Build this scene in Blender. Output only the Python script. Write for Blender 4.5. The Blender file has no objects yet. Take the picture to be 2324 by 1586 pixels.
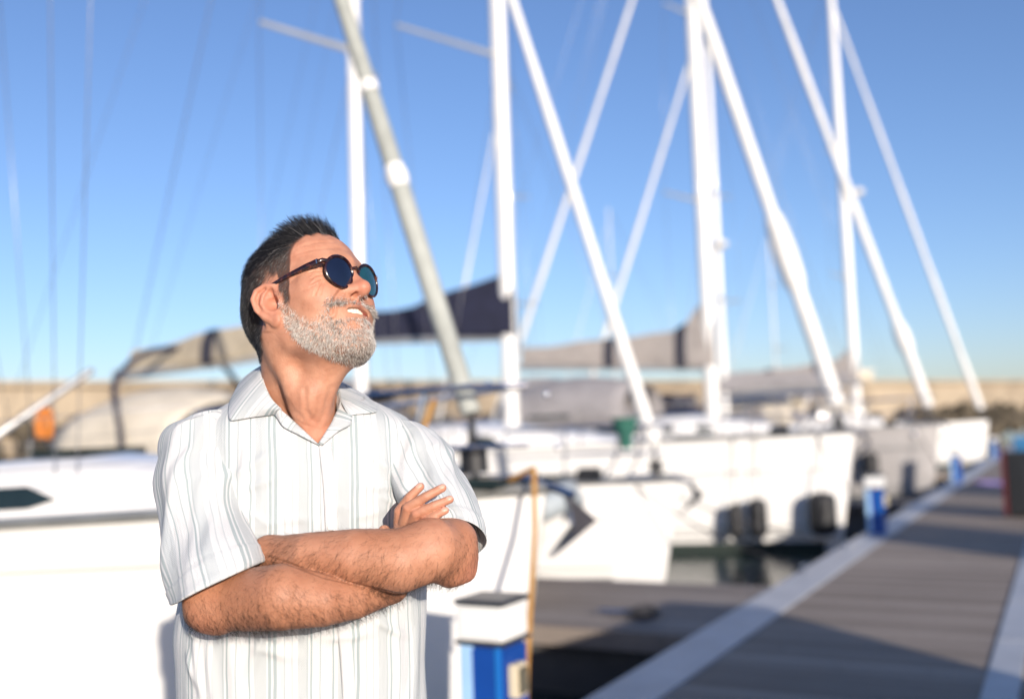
import bpy, bmesh, math, random
import numpy as np
from mathutils import Vector, Matrix

# ------------------------------------------------------------------ camera, sky, sun, exposure
scene = bpy.context.scene
COL = scene.collection
CAM_H = 1.40
PITCH, ROLL = 4.78, -2.0
cam_data = bpy.data.cameras.new("camera")
cam = bpy.data.objects.new("camera", cam_data)
COL.objects.link(cam)
CAM_M = (Matrix.Translation((0, 0, CAM_H)) @ Matrix.Rotation(math.radians(90 + PITCH), 4, 'X')
         @ Matrix.Rotation(math.radians(ROLL), 4, 'Z'))
cam.matrix_world = CAM_M
cam_data.sensor_fit = 'HORIZONTAL'
cam_data.sensor_width = 36.0
cam_data.lens = 35.0
cam_data.clip_start, cam_data.clip_end = 0.05, 6000
cam_data.dof.use_dof = True
cam_data.dof.focus_distance = 1.58
cam_data.dof.aperture_fstop = 1.7
cam_data.dof.aperture_blades = 0
scene.camera = cam

SUN_ELEV, SUN_AZ = 13.5, 19.7          # the sun stands behind the camera, SUN_AZ degrees to its right
sun_dir = Vector((math.sin(math.radians(SUN_AZ)) * math.cos(math.radians(SUN_ELEV)),
                  -math.cos(math.radians(SUN_AZ)) * math.cos(math.radians(SUN_ELEV)),
                  math.sin(math.radians(SUN_ELEV))))
world = bpy.data.worlds.new("World")
scene.world = world
world.use_nodes = True
wt = world.node_tree
wt.nodes.clear()
w_out = wt.nodes.new('ShaderNodeOutputWorld')
w_bg = wt.nodes.new('ShaderNodeBackground')
w_sky = wt.nodes.new('ShaderNodeTexSky')
w_sky.sky_type = 'NISHITA'
w_sky.sun_disc = False
w_sky.sun_elevation = math.radians(SUN_ELEV)
w_sky.sun_rotation = math.radians(180 - SUN_AZ)
w_sky.altitude = 0
w_sky.air_density = 1.0
w_sky.dust_density = 0.6
w_sky.ozone_density = 4.0
w_bg.inputs['Strength'].default_value = 0.135
w_wb = wt.nodes.new('ShaderNodeMix')          # white balance of the photograph
w_wb.data_type, w_wb.blend_type = 'RGBA', 'MULTIPLY'
w_wb.inputs[0].default_value = 1.0
w_wb.inputs[7].default_value = (1.0, 0.90, 0.98, 1)
wt.links.new(w_sky.outputs['Color'], w_wb.inputs[6])
wt.links.new(w_wb.outputs[2], w_bg.inputs['Color'])
wt.links.new(w_bg.outputs['Background'], w_out.inputs['Surface'])
sun_data = bpy.data.lights.new("sun", 'SUN')
sun_data.energy = 4.4
sun_data.angle = math.radians(0.5)
sun_data.color = (1.0, 0.895, 0.77)
sun = bpy.data.objects.new("sun", sun_data)
COL.objects.link(sun)
sun.rotation_euler = sun_dir.to_track_quat('Z', 'Y').to_euler()
sun.location = sun_dir * 60

scene.view_settings.view_transform = 'Standard'
scene.view_settings.look = 'None'
scene.view_settings.gamma = 1.0
scene.view_settings.exposure = 0.42
scene.render.engine = 'CYCLES'
scene.cycles.use_denoising = True
scene.cycles.denoising_prefilter = 'ACCURATE'
scene.cycles.max_bounces = 8
scene.cycles.sample_clamp_indirect = 6.0

FPXB = 2324 * 35.0 / 36.0
rng = np.random.default_rng(11)
random.seed(5)

# ------------------------------------------------------------------ small helpers
def tag(o, label=None, cat=None, group=None, kind=None):
    if label: o['label'] = label
    if cat: o['category'] = cat
    if group: o['group'] = group
    if kind: o['kind'] = kind
    return o

def empty(name, loc=(0, 0, 0), rz=0.0):
    o = bpy.data.objects.new(name, None)
    o.empty_display_size = 0.2
    o.location = loc
    o.rotation_euler = (0, 0, rz)
    COL.objects.link(o)
    return o

def mesh_obj(name, verts, faces, mat, parent=None, smooth=True):
    me = bpy.data.meshes.new(name)
    me.from_pydata([tuple(v) for v in verts], [], [tuple(f) for f in faces])
    me.update()
    if smooth:
        me.polygons.foreach_set('use_smooth', [True] * len(me.polygons))
        me.set_sharp_from_angle(angle=math.radians(42))
    o = bpy.data.objects.new(name, me)
    COL.objects.link(o)
    if mat: me.materials.append(mat)
    if parent: o.parent = parent
    return o

def quad_mesh(name, V, F, mat, parent=None, smooth=True):
    """fast mesh from numpy vertices and equal-sided faces"""
    V = np.ascontiguousarray(V, dtype=np.float32)
    F = np.ascontiguousarray(F, dtype=np.int32)
    me = bpy.data.meshes.new(name)
    k = F.shape[1]
    me.vertices.add(len(V)); me.vertices.foreach_set('co', V.ravel())
    me.loops.add(F.size); me.loops.foreach_set('vertex_index', F.ravel())
    me.polygons.add(len(F))
    me.polygons.foreach_set('loop_start', np.arange(0, F.size, k, dtype=np.int32))
    me.polygons.foreach_set('loop_total', np.full(len(F), k, dtype=np.int32))
    me.update(calc_edges=True)
    if smooth:
        me.polygons.foreach_set('use_smooth', np.ones(len(F), dtype=bool))
    o = bpy.data.objects.new(name, me)
    COL.objects.link(o)
    if mat: me.materials.append(mat)
    if parent: o.parent = parent
    return o

def vattr(o, name, data, kind='FLOAT'):
    a = o.data.attributes.new(name, kind, 'POINT')
    if kind == 'FLOAT':
        a.data.foreach_set('value', np.asarray(data, dtype=np.float32).ravel())
    else:
        d = np.asarray(data, dtype=np.float32)
        if d.shape[1] == 3: d = np.concatenate([d, np.ones((len(d), 1), np.float32)], 1)
        a.data.foreach_set('color', d.ravel())

class NT:
    """tiny node-graph writer"""
    def __init__(self, name):
        self.m = bpy.data.materials.new(name); self.m.use_nodes = True
        self.t = self.m.node_tree
        self.b = self.t.nodes['Principled BSDF']
        self.out = self.t.nodes['Material Output']
    def n(self, typ, **kw):
        nd = self.t.nodes.new(typ)
        for k, v in kw.items():
            if k.startswith('i_'):
                key = k[2:]
                nd.inputs[int(key) if key.isdigit() else key.replace('_', ' ')].default_value = v
            else: setattr(nd, k, v)
        return nd
    def l(self, a, b): self.t.links.new(a, b)
    def set(self, **kw):
        for k, v in kw.items(): self.b.inputs[k.replace('_', ' ')].default_value = v
    def coords(self, which='Object'):
        return self.n('ShaderNodeTexCoord').outputs[which]
    def noise(self, scale, detail=3, vec=None, rough=0.55, stretch=None):
        nz = self.n('ShaderNodeTexNoise'); nz.inputs['Scale'].default_value = scale
        nz.inputs['Detail'].default_value = detail; nz.inputs['Roughness'].default_value = rough
        v = vec or self.coords()
        if stretch:
            mp = self.n('ShaderNodeMapping'); mp.inputs['Scale'].default_value = stretch
            self.l(v, mp.inputs['Vector']); v = mp.outputs['Vector']
        self.l(v, nz.inputs['Vector'])
        return nz.outputs['Fac']
    def ramp(self, fac, stops, interp='LINEAR'):
        r = self.n('ShaderNodeValToRGB'); cr = r.color_ramp; cr.interpolation = interp
        while len(cr.elements) < len(stops): cr.elements.new(0.5)
        for e, (p, c) in zip(cr.elements, stops):
            e.position = p; e.color = (*c, 1) if len(c) == 3 else c
        self.l(fac, r.inputs['Fac'])
        return r.outputs['Color']
    def mix(self, fac, a, b, blend='MIX'):
        m = self.n('ShaderNodeMix'); m.data_type = 'RGBA'; m.blend_type = blend
        for s, v in ((m.inputs[0], fac), (m.inputs[6], a), (m.inputs[7], b)):
            if hasattr(v, 'is_linked') or hasattr(v, 'links'): self.l(v, s)
            else: s.default_value = (*v, 1) if isinstance(v, tuple) and len(v) == 3 else v
        return m.outputs[2]
    def math(self, op, a, b=None, c=None):
        m = self.n('ShaderNodeMath'); m.operation = op
        for s, v in zip(m.inputs, (a, b, c)):
            if v is None: continue
            if hasattr(v, 'links'): self.l(v, s)
            else: s.default_value = v
        return m.outputs[0]
    def bump(self, h, strength=0.3, dist=0.01):
        b = self.n('ShaderNodeBump'); b.inputs['Strength'].default_value = strength
        b.inputs['Distance'].default_value = dist
        self.l(h, b.inputs['Height']); self.l(b.outputs['Normal'], self.b.inputs['Normal'])
    def attr(self, name):
        a = self.n('ShaderNodeAttribute'); a.attribute_name = name
        return a

def simple_mat(name, col, rough=0.5, metal=0.0, var=0.12, scale=6.0, bump=0.0, bscale=40.0, spec=None, coat=0.0):
    """one colour broken up by soft wear, with optional fine bump"""
    t = NT(name)
    f = t.noise(scale, 4)
    lo = tuple(max(0, c * (1 - var)) for c in col); hi = tuple(min(1, c * (1 + var)) for c in col)
    c = t.ramp(f, [(0.3, lo), (0.7, hi)])
    t.l(c, t.b.inputs['Base Color'])
    t.set(Roughness=rough, Metallic=metal)
    if spec is not None: t.b.inputs['Specular IOR Level'].default_value = spec
    if coat: t.b.inputs['Coat Weight'].default_value = coat
    if bump: t.bump(t.noise(bscale, 4), bump, 0.01)
    return t.m

# ------------------------------------------------------------------ the setting: water, pier, finger pontoons, breakwater
PA = math.radians(28.8)                       # the pier runs this far to the right of the view
DS = np.array([math.sin(PA), math.cos(PA)]); DP = np.array([-math.cos(PA), math.sin(PA)])
WATER = -0.50
def SP(s, p, z=0.0):
    """a point s metres along the pier and p metres to its left"""
    q = DS * s + DP * p
    return Vector((q[0], q[1], z))
RZ_S = math.atan2(DS[1], DS[0])               # heading of the pier
RZ_P = math.atan2(DP[1], DP[0])               # heading of a boat's stern, away from the pier

class MB:
    """collects shapes and links them as one mesh object"""
    def __init__(s): s.V, s.F = [], []
    def add(s, V, F):
        o = len(s.V); s.V += [tuple(v) for v in V]; s.F += [tuple(i + o for i in f) for f in F]; return s
    def box(s, lo, hi, bev=0.0):
        (x0, y0, z0), (x1, y1, z1) = lo, hi
        if bev <= 0:
            return s.add([(x0, y0, z0), (x1, y0, z0), (x1, y1, z0), (x0, y1, z0), (x0, y0, z1), (x1, y0, z1), (x1, y1, z1), (x0, y1, z1)],
                         [(3, 2, 1, 0), (4, 5, 6, 7), (0, 1, 5, 4), (1, 2, 6, 5), (2, 3, 7, 6), (3, 0, 4, 7)])
        bm = bmesh.new(); bmesh.ops.create_cube(bm, size=1)
        for v in bm.verts: v.co = Vector((x0 + (x1 - x0) * (v.co.x + .5), y0 + (y1 - y0) * (v.co.y + .5), z0 + (z1 - z0) * (v.co.z + .5)))
        bmesh.ops.bevel(bm, geom=bm.edges[:], offset=bev, segments=2, affect='EDGES')
        bm.verts.index_update()
        s.add([v.co for v in bm.verts], [[v.index for v in f.verts] for f in bm.faces]); bm.free(); return s
    def tube(s, pts, rad, seg=10, caps=True):
        P = [Vector(p) for p in pts]; n = len(P)
        R = rad if hasattr(rad, '__len__') else [rad] * n
        V, F = [], []
        prev = None
        for i in range(n):
            t = (P[min(i + 1, n - 1)] - P[max(i - 1, 0)]).normalized()
            a = prev - t * prev.dot(t) if prev is not None else (Vector((0, 0, 1)) if abs(t.z) < .9 else Vector((1, 0, 0))).cross(t)
            a.normalize(); prev = a
            b = t.cross(a)
            r = R[i]; ra, rb = r if hasattr(r, '__len__') else (r, r)
            for k in range(seg):
                q = 2 * math.pi * k / seg
                V.append(P[i] + a * (math.cos(q) * ra) + b * (math.sin(q) * rb))
        for i in range(n - 1):
            for k in range(seg): F.append((i * seg + k, i * seg + (k + 1) % seg, (i + 1) * seg + (k + 1) % seg, (i + 1) * seg + k))
        if caps: F.append(tuple(range(seg))[::-1]); F.append(tuple(range((n - 1) * seg, n * seg)))
        return s.add(V, F)
    def loft(s, rings, closed=True, cap=True):
        n, m = len(rings), len(rings[0])
        V = [p for r in rings for p in r]; F = []
        for i in range(n - 1):
            for k in range(m if closed else m - 1):
                F.append((i * m + k, i * m + (k + 1) % m, (i + 1) * m + (k + 1) % m, (i + 1) * m + k))
        if cap: F.append(tuple(range(m))[::-1]); F.append(tuple(range((n - 1) * m, n * m)))
        return s.add(V, F)
    def ball(s, c, r, nu=14, nv=9):
        r = r if hasattr(r, '__len__') else (r, r, r)
        rings = [[(c[0] + r[0] * math.sin(a) * math.cos(b), c[1] + r[1] * math.sin(a) * math.sin(b), c[2] - r[2] * math.cos(a))
                  for b in [2 * math.pi * k / nu for k in range(nu)]] for a in [math.pi * (.02 + .96 * j / (nv - 1)) for j in range(nv)]]
        return s.loft(rings)
    def build(s, name, mat, parent=None, smooth=True, bevel=0.0):
        o = mesh_obj(name, s.V, s.F, mat, parent, smooth)
        if smooth:
            for p in o.data.polygons:
                if len(p.vertices) > 4: p.use_smooth = False
        if bevel:
            md = o.modifiers.new('soft_edges', 'BEVEL'); md.width = bevel; md.segments = 2; md.limit_method = 'ANGLE'
        return o

# ---- materials of the setting
def water_mat():
    t = NT('harbour_water')
    t.set(Roughness=.07); t.b.inputs['IOR'].default_value = 1.33
    t.l(t.ramp(t.noise(.25, 3), [(.3, (.018, .030, .028)), (.7, (.032, .046, .042))]), t.b.inputs['Base Color'])
    h = t.math('ADD', t.math('MULTIPLY', t.noise(1.6, 4, stretch=(1, 1.7, 1)), .8), t.math('MULTIPLY', t.noise(6.5, 3), .25))
    t.bump(h, .28, .09)
    return t.m
def plank_mat(name, c0, c1, width, gap=.035):
    """boards across x; y runs along each board"""
    t = NT(name)
    sx = t.n('ShaderNodeSeparateXYZ'); t.l(t.coords(), sx.inputs[0])
    q = t.math('DIVIDE', sx.outputs[0], width)
    cell, fr = t.math('FLOOR', q), t.math('FRACT', q)
    wn = t.n('ShaderNodeTexWhiteNoise'); wn.noise_dimensions = '1D'; t.l(cell, wn.inputs['W'])
    grain = t.noise(1.0, 5, stretch=(60, 3.0, 1))
    blot = t.noise(.9, 4)
    f = t.math('ADD', t.math('MULTIPLY', wn.outputs['Value'], .42), t.math('ADD', t.math('MULTIPLY', grain, .38), t.math('MULTIPLY', blot, .35)))
    c = t.ramp(f, [(.30, c0), (.85, c1)])
    groove = t.math('LESS_THAN', fr, gap)
    c = t.mix(groove, c, tuple(x * .25 for x in c0))
    spot = t.ramp(t.noise(7, 4), [(.62, (0, 0, 0)), (.72, (1, 1, 1))])
    c = t.mix(t.math('MULTIPLY', spot, .35), c, tuple(x * .55 for x in c0))
    t.l(c, t.b.inputs['Base Color']); t.set(Roughness=.85); t.b.inputs['Specular IOR Level'].default_value = .2
    ribs = t.math('SINE', t.math('MULTIPLY', sx.outputs[0], 2 * math.pi / .012))
    t.bump(t.math('ADD', t.math('MULTIPLY', t.math('SUBTRACT', 1.0, groove), 1.0), t.math('MULTIPLY', ribs, .12)), .5, .006)
    return t.m
m_water = water_mat()
m_plank = plank_mat('weathered_decking', (.225, .184, .150), (.425, .355, .295), .14)
m_kerb = simple_mat('pale_aluminium_edge', (.50, .50, .51), .5, .15, .10, 3, .15, 60)
m_conc = simple_mat('wet_pontoon_concrete', (.105, .100, .096), .85, 0, .2, 2.5, .4, 30)
m_dark = simple_mat('dark_rubber', (.025, .026, .028), .6, 0, .25, 20, .1, 80)
m_plank2 = plank_mat('pontoon_decking', (.21, .175, .150), (.40, .345, .300), .16)

w = MB()
R_ = 2600.0
w.add([(-R_, -R_, WATER), (R_, -R_, WATER), (R_, R_, WATER), (-R_, R_, WATER)], [(0, 1, 2, 3)])
tag(w.build('water', m_water, None, False), kind='structure')

PIER_L, PIER_R = 2.30, -1.30
def pier_local(name, mat, boxes, bev=0.0):
    m = MB()
    for lo, hi in boxes: m.box(lo, hi, bev)
    o = m.build(name, mat, None, False); o.rotation_euler = (0, 0, RZ_S)
    return o
# in the pier's own axes: x along, y to the left
tag(pier_local('pier', m_plank, [((-14, PIER_R + .34, -.16), (75, .29, 0)), ((-14, .47, -.16), (75, 1.93, 0))]), kind='structure')
tag(pier_local('pier_edge', m_kerb, [((-14, 1.932, -.30), (75, 2.30, .006)), ((-14, PIER_R, -.30), (75, PIER_R + .338, .006))], .012), kind='structure')
tag(pier_local('pier_channel', m_kerb, [((-14 + 1.5 * k, .293, -.10), (-14 + 1.5 * k + 1.494, .467, .009)) for k in range(59)], .006), kind='structure')
tag(pier_local('pier_float', m_conc, [((-14, PIER_R + .12, WATER - .4), (75, 2.16, -.17))]), kind='structure')
fl = [(6.55, 8.72, 6.6), (17.6, 18.7, 9), (27.6, 28.8, 9)]
tag(pier_local('finger_pontoon_deck', m_plank2, [((a, 2.305, -.14), (b, c, -.004)) for a, b, c in fl]), kind='structure')
tag(pier_local('finger_pontoon_float', m_conc, [((a + .10, 2.32, WATER - .35), (b - .10, c - .08, -.142)) for a, b, c in fl]), kind='structure')

# ---- breakwater beyond the moorings
bw = empty('breakwater', (-40, 34, WATER))
ang = math.atan2(45, 69); bw.rotation_euler = (0, 0, ang)
tag(bw, 'long tan stone breakwater with dark rocks at its foot across the harbour', 'breakwater')
def stone_mat(name, c0, c1, sc):
    t = NT(name)
    v = t.n('ShaderNodeTexVoronoi'); v.inputs['Scale'].default_value = sc; t.l(t.coords(), v.inputs['Vector'])
    c = t.ramp(t.math('ADD', t.math('MULTIPLY', v.outputs['Color'], .5), t.math('MULTIPLY', t.noise(sc * .6, 5), .6)), [(.25, c0), (.8, c1)])
    t.l(c, t.b.inputs['Base Color']); t.set(Roughness=.9)
    t.bump(t.noise(sc * 2, 5), .6, .1)
    return t.m
m_wall = stone_mat('tan_stone', (.22, .175, .125), (.46, .375, .27), .30)
m_rock = stone_mat('dark_rock', (.028, .023, .015), (.13, .105, .07), .8)
MB().box((-60, 0, 1.2), (170, 3.5, 4.75), .12).box((-60, -.25, 4.75), (170, 3.7, 5.05), .06).build('parapet', m_wall, bw, False)
rv, rf = [], []
rr = np.random.default_rng(4)
for k in range(1100):
    x = rr.uniform(-60, 170); t_ = rr.random()
    c = (x, -.2 - 4.5 * t_, 2.9 * (1 - t_) - .1); sz = rr.uniform(.3, .75)
    bm = bmesh.new(); bmesh.ops.create_icosphere(bm, subdivisions=1, radius=sz)
    sx_, sy_, sz_ = rr.uniform(.7, 1.3, 3)
    o_ = len(rv)
    for v in bm.verts:
        j = rr.uniform(.75, 1.2)
        rv.append((c[0] + v.co.x * sx_ * j, c[1] + v.co.y * sy_ * j, c[2] + v.co.z * sz_ * j))
    bm.verts.index_update()
    rf += [tuple(v.index + o_ for v in f.verts) for f in bm.faces]; bm.free()
ro = mesh_obj('rock_armour', rv, rf, m_rock, bw, False); ro['kind'] = 'stuff'

# ---- small building on the breakwater
hb_ = empty('harbour_building', (33.2, 95, WATER), ang)
tag(hb_, 'cream flat-roofed harbour building behind the breakwater', 'building')
m_cream = simple_mat('cream_render', (.68, .60, .47), .85, 0, .08, 1.5, .2, 20)
m_glass_far = simple_mat('dark_window_glass', (.03, .04, .05), .12, 0, .1)
MB().box((-3.2, 0, 0), (1.6, 4, 6.5)).build('wall', m_cream, hb_, False)
MB().box((-3.4, -.2, 6.5), (1.8, 4.2, 6.75)).build('roof', simple_mat('pale_roof', (.62, .58, .50), .8), hb_, False)
for k in range(3):
    MB().box((-2.7 + 1.4 * k, -.04, 5.0), (-1.9 + 1.4 * k, .02, 5.9)).build('window', m_glass_far, hb_, False)

# ------------------------------------------------------------------ boats
def gel(name, c, rough=.22, var=.03):
    return simple_mat(name, c, rough, 0, var, 1.2, 0, 40, None, .25)
m_white = gel('white_gelcoat', (.80, .79, .77))
m_white2 = gel('cream_gelcoat', (.76, .74, .69))
m_greyhull = gel('grey_gelcoat', (.36, .345, .34))
m_deck = simple_mat('nonslip_deck', (.70, .69, .66), .7, 0, .08, 5, .3, 200)
m_navy = simple_mat('navy_canvas', (.016, .018, .042), .85, 0, .25, 5, .35, 60)
m_tan = simple_mat('tan_canvas', (.40, .345, .26), .85, 0, .14, 4, .35, 60)
m_taupe = simple_mat('taupe_canvas', (.36, .325, .30), .85, 0, .14, 4, .35, 60)
m_greyc = simple_mat('grey_canvas', (.30, .285, .29), .85, 0, .14, 4, .35, 60)
m_creamc = simple_mat('cream_canvas', (.62, .56, .46), .85, 0, .10, 4, .35, 60)
m_sail = simple_mat('white_sailcloth', (.76, .75, .72), .75, 0, .08, 3, .3, 30)
m_sailg = simple_mat('grey_green_sail_strip', (.36, .375, .345), .8, 0, .20, 4, .4, 25)
m_mast = simple_mat('white_painted_mast', (.78, .77, .74), .32, 0, .04, 2, 0, 40, None, .2)
m_alu = simple_mat('anodised_spar', (.52, .52, .51), .38, .6, .08, 3)
m_steel = simple_mat('stainless_tube', (.60, .61, .64), .14, 1.0, .05, 20)
m_wire = simple_mat('rigging_wire', (.36, .36, .38), .35, .8, .1, 8)
m_glass = simple_mat('smoked_acrylic', (.012, .022, .024), .08, 0, .2)
m_black = simple_mat('black_rubber', (.018, .018, .02), .55, 0, .3, 12)
m_blue = simple_mat('blue_line', (.03, .06, .16), .4, 0, .1)
m_anti = simple_mat('dark_green_antifouling', (.010, .022, .018), .7, 0, .25, 4)
m_strap = simple_mat('dark_strap', (.03, .03, .045), .8, 0, .2, 10)
m_rail = simple_mat('grey_toe_rail', (.34, .345, .33), .45, .5, .12, 5)

def sailboat(label, bow, L, B, zb, zs, hull=m_white, J=4.5, mast_r=.10, mast_h=14., mast_mat=m_mast, boom_z=2.0, boom_l=4.6, cover=m_navy, cover_h=.75,
             jib=m_sail, jib_r=.07, roof=(2.6, 7.2, .42), n_win=2, spreaders=((4.6, 1.15), (8.6, .9)), rot=0.0, hood=m_greyc, bimini=None, straps=None, clew=None,
             tackx=.22, ph_=.62, win_at=None, tent=None, peak=(0, .2), hatches=True, radar=None, droop=.10, ramp=2.0, wide=.66, rail_h=.018, strake=.72, rake=.0, detail=True, I=None, arch=False, heading=None):
    z0 = -WATER                                # heights given above the pier, the hull is built above the water
    root = empty('sailing_yacht', (bow.x, bow.y, WATER), (RZ_P if heading is None else heading) + rot)
    tag(root, label, 'sailboat', 'yachts moored along the pier')
    zb, zs = zb + z0, zs + z0
    def hb(x):
        t = max(0.0, min(1.0, x / L))
        f = math.sin(min(1, t / .62) * math.pi / 2) ** .82 if t < .62 else 1 - .20 * ((t - .62) / .38) ** 2
        return max(.012, B / 2 * f)
    def zd(x):
        t = x / L
        return zb + (zs - zb) * (1 - max(0.0, 1 - t) ** 1.6)
    prof = [(0, -.55), (.45, -.50), (.78, -.22), (.90, .03), (.945, .16), (.97, .40), (.985, .72), (1.0, 1.0)]
    def sect(x, a=0.0):
        b, zt = hb(x), zd(x)
        t = x / L
        fl_ = 1 - .5 * max(0.0, 1 - t) ** 4
        pts = []
        for q, z in prof:
            zz = z * zt if z > 0 else z * min(1, .25 + t * 3)
            sx = .55 * (1 - max(0, zz) / zt) * max(0, 1 - t * 3) * .5
            yy = b * (q * fl_ + (1 - fl_) * (max(0, z) ** 1.2 if z > 0 else .15 * q))
            if z >= 1: yy = b
            pts.append((x + sx, yy, zz))
        return pts
    xs = [0, .12, .3, .6, 1.0, 1.5, 2.1, 2.8, 3.6] + [3.6 + (L - 3.6) * k / 9 for k in range(1, 10)]
    rings = []
    for x in xs:
        s_ = sect(x)
        rings.append([(a, -b, c) for a, b, c in reversed(s_)] + s_[1:])
    h = MB().loft(rings, closed=False, cap=False)
    h.add(rings[-1], [tuple(range(len(rings[-1])))])
    ho = h.build('hull', hull, root)
    # deck with a little camber
    dk = MB()
    dr = []
    for x in xs:
        b, z = hb(x), zd(x) - .03
        dr.append([(x, b * u, z + .07 * (1 - u * u) * min(1, x / 2)) for u in (-.985, -.6, -.2, .2, .6, .985)])
    dk.loft(dr, closed=False, cap=False); dk.build('deck', m_deck, root)
    rl = MB()
    for s in (-1, 1):
        rl.tube([(x, s * (hb(x) + .006), zd(x) + rail_h * .6) for x in xs], [(rail_h * 1.6, rail_h)] * len(xs), 8)
    rl.build('toe_rail', m_rail, root)
    st = MB()
    for s in (-1, 1):
        st.tube([(x + .02, s * (hb(x) * .988 + .005), zd(x) * strake) for x in xs[2:]], .012, 6)
    st.build('rubbing_strake', m_white2 if hull is m_white else m_rail, root)
    bt = MB()
    for s in (-1, 1):
        rr_ = []
        for x in xs[2:]:
            y0_, y1_ = hb(x) * .955 * (1 - .5 * (1 - x / L) ** 4) + .006, hb(x) * .93 * (1 - .5 * (1 - x / L) ** 4) + .012
            rr_.append([(x + .18 * max(0, 1 - 3 * x / L), s * y0_, .15), (x + .2 * max(0, 1 - 3 * x / L), s * y1_, -.02)])
        bt.loft(rr_, closed=False, cap=False)
    bt.build('boot_top', m_anti, root)
    bs_ = MB()
    for s in (-1, 1):
        for zz_ in (.26, .37):
            bs_.tube([(x + .16 * max(0, 1 - 3 * x / L), s * (hb(x) * (1 - .5 * max(0.0, 1 - x / L) ** 4) * .966 + hb(x) * .5 * max(0.0, 1 - x / L) ** 4 * .22 + .010), zz_) for x in xs[3:]], [(.016, .010)] * len(xs[3:]), 6)
    bs_.build('boot_stripe', m_rail, root)
    if detail:
        an = MB().tube([(.62, 0, zd(0) + .06), (.10, 0, zd(0) + .07), (-.16, 0, zd(0) - .02)], .022, 8)
        an.loft([[(-.12, -.02, zd(0) - .02), (-.22, -.15, zd(0) - .16), (-.02, 0, zd(0) - .34), (-.22, .15, zd(0) - .16)], [(-.09, -.02, zd(0) - .02), (-.19, -.13, zd(0) - .16), (.01, 0, zd(0) - .33), (-.19, .13, zd(0) - .16)]])
        an.build('anchor', m_steel, root)
        MB().box((.95, -.10, zd(1) - .02), (1.22, .12, zd(1) + .17), .03).build('windlass', m_black, root)
    # coachroof
    x0, x1, hh = roof
    cr = []
    for k in range(9):
        t = k / 8; x = x0 + (x1 - x0) * t
        w_ = min(hb(x) * wide, B * .34) * (.62 + .38 * min(1, t * 2.2)); hgt = hh * min(1, (t * ramp) ** .75)
        z = zd(x) - .01
        cr.append([(x, -w_, z), (x, -w_ * .93, z + hgt * .72), (x, -w_ * .78, z + hgt), (x, 0, z + hgt * 1.12), (x, w_ * .78, z + hgt), (x, w_ * .93, z + hgt * .72), (x, w_, z)])
    co = MB().loft(cr, closed=False, cap=False)
    co.add(cr[-1], [tuple(range(7))])
    coach = co.build('coachroof', m_white, root)
    for s in (-1, 1):
        for k in range(len(win_at) if win_at else n_win):
            a, b = win_at[k] if win_at else (x0 + (x1 - x0) * (.36 + .34 * k), x0 + (x1 - x0) * (.60 + .34 * k))
            def cw(x, v):
                t = (x - x0) / (x1 - x0)
                w_ = min(hb(x) * wide, B * .34) * (.62 + .38 * min(1, t * 2.2)); hgt = hh * min(1, (t * ramp) ** .75)
                return (x, s * (w_ * (1 - .07 * v / .72) + .012), zd(x) + hgt * v)
            P_ = [cw(a, .34), cw(a + .18, .22), cw(b - .05, .20), cw(b, .40), cw(b - .02, .62), cw(a + .22, .60)]
            Q_ = [(p[0], p[1] - s * .03, p[2]) for p in P_]
            m = MB(); m.add(P_ + Q_, [tuple(range(6)) if s > 0 else tuple(range(6))[::-1]] + [(i, (i + 1) % 6, 6 + (i + 1) % 6, 6 + i) for i in range(6)])
            m.build('window', m_glass, coach, False)
    # mast, spreaders, boom, stowed mainsail
    mz = zd(J) + hh * .9
    mast = MB().tube([(J, 0, mz), (J + rake * .5, 0, mz + mast_h * .5), (J + rake, 0, mz + mast_h)], [(mast_r * .78, mast_r * 1.05)] * 2 + [(mast_r * .6, mast_r * .8)], 16).build('mast', mast_mat, root)
    if radar:
        rm = MB().ball((J - mast_r - .12 - radar[1], 0, mz + radar[0] + .12), (radar[1], radar[1], radar[1] * .62)).tube([(J, 0, mz + radar[0]), (J - mast_r - .10 - radar[1], 0, mz + radar[0] + .02)], [(.03, .05)] * 2, 8)
        rm.build('radar', m_white2, mast)
    tips = []
    for z, w_ in spreaders:
        for s in (-1, 1):
            tip = (J + .42 * w_, s * w_, mz + z + .08)
            MB().tube([(J + .04, s * mast_r * .8, mz + z), tip], [(.030, .05), (.018, .032)], 8).build('spreader', m_alu, mast)
            tips.append((s, tip))
    bz = boom_z + z0
    end = (J + .15 + boom_l, 0, bz + droop)
    MB().tube([(J + .12, 0, bz), end], [(.06, .085)] * 2, 10).build('boom', m_alu, root)
    cv = []
    for k in range(14):
        t = k / 13; x = J - mast_r * .9 + boom_l * t * .97
        top = cover_h * (.48 + .52 * (1 - t)) + peak[0] * min(1, max(0, 1 - (t - .05) / peak[1])) - .03 * math.sin(t * 17)
        w_ = .15 * (.75 + .25 * math.sin(t * 11 + 1)) * (1 - .3 * t)
        z = bz + droop * t + .05
        cv.append([(x, 0, z - .12), (x, -w_, z), (x, -w_ * .8, z + top * .55), (x, 0, z + top), (x, w_ * .8, z + top * .55), (x, w_, z)])
    cvo = MB().loft(cv).build('sail_cover', cover, root)
    if straps:
        for t in straps:
            k = t * 13; i0 = int(k); f = k - i0
            def ring(tt):
                kk = tt * 13; i0 = min(12, int(kk)); f = kk - i0
                r = [tuple(a[q] * (1 - f) + b[q] * f for q in range(3)) for a, b in zip(cv[i0], cv[i0 + 1])]
                c = np.mean(r, 0)
                return [tuple(c + (np.array(p) - c) * 1.05) for p in r]
            MB().loft([ring(t - .028), ring(t + .028)]).build('strap', m_strap, cvo)
    # furled headsail on the forestay
    top = (J - .10 + rake, 0, mz + (I or mast_h * .93))
    tack = (tackx, 0, zd(0) + .42)
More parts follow.
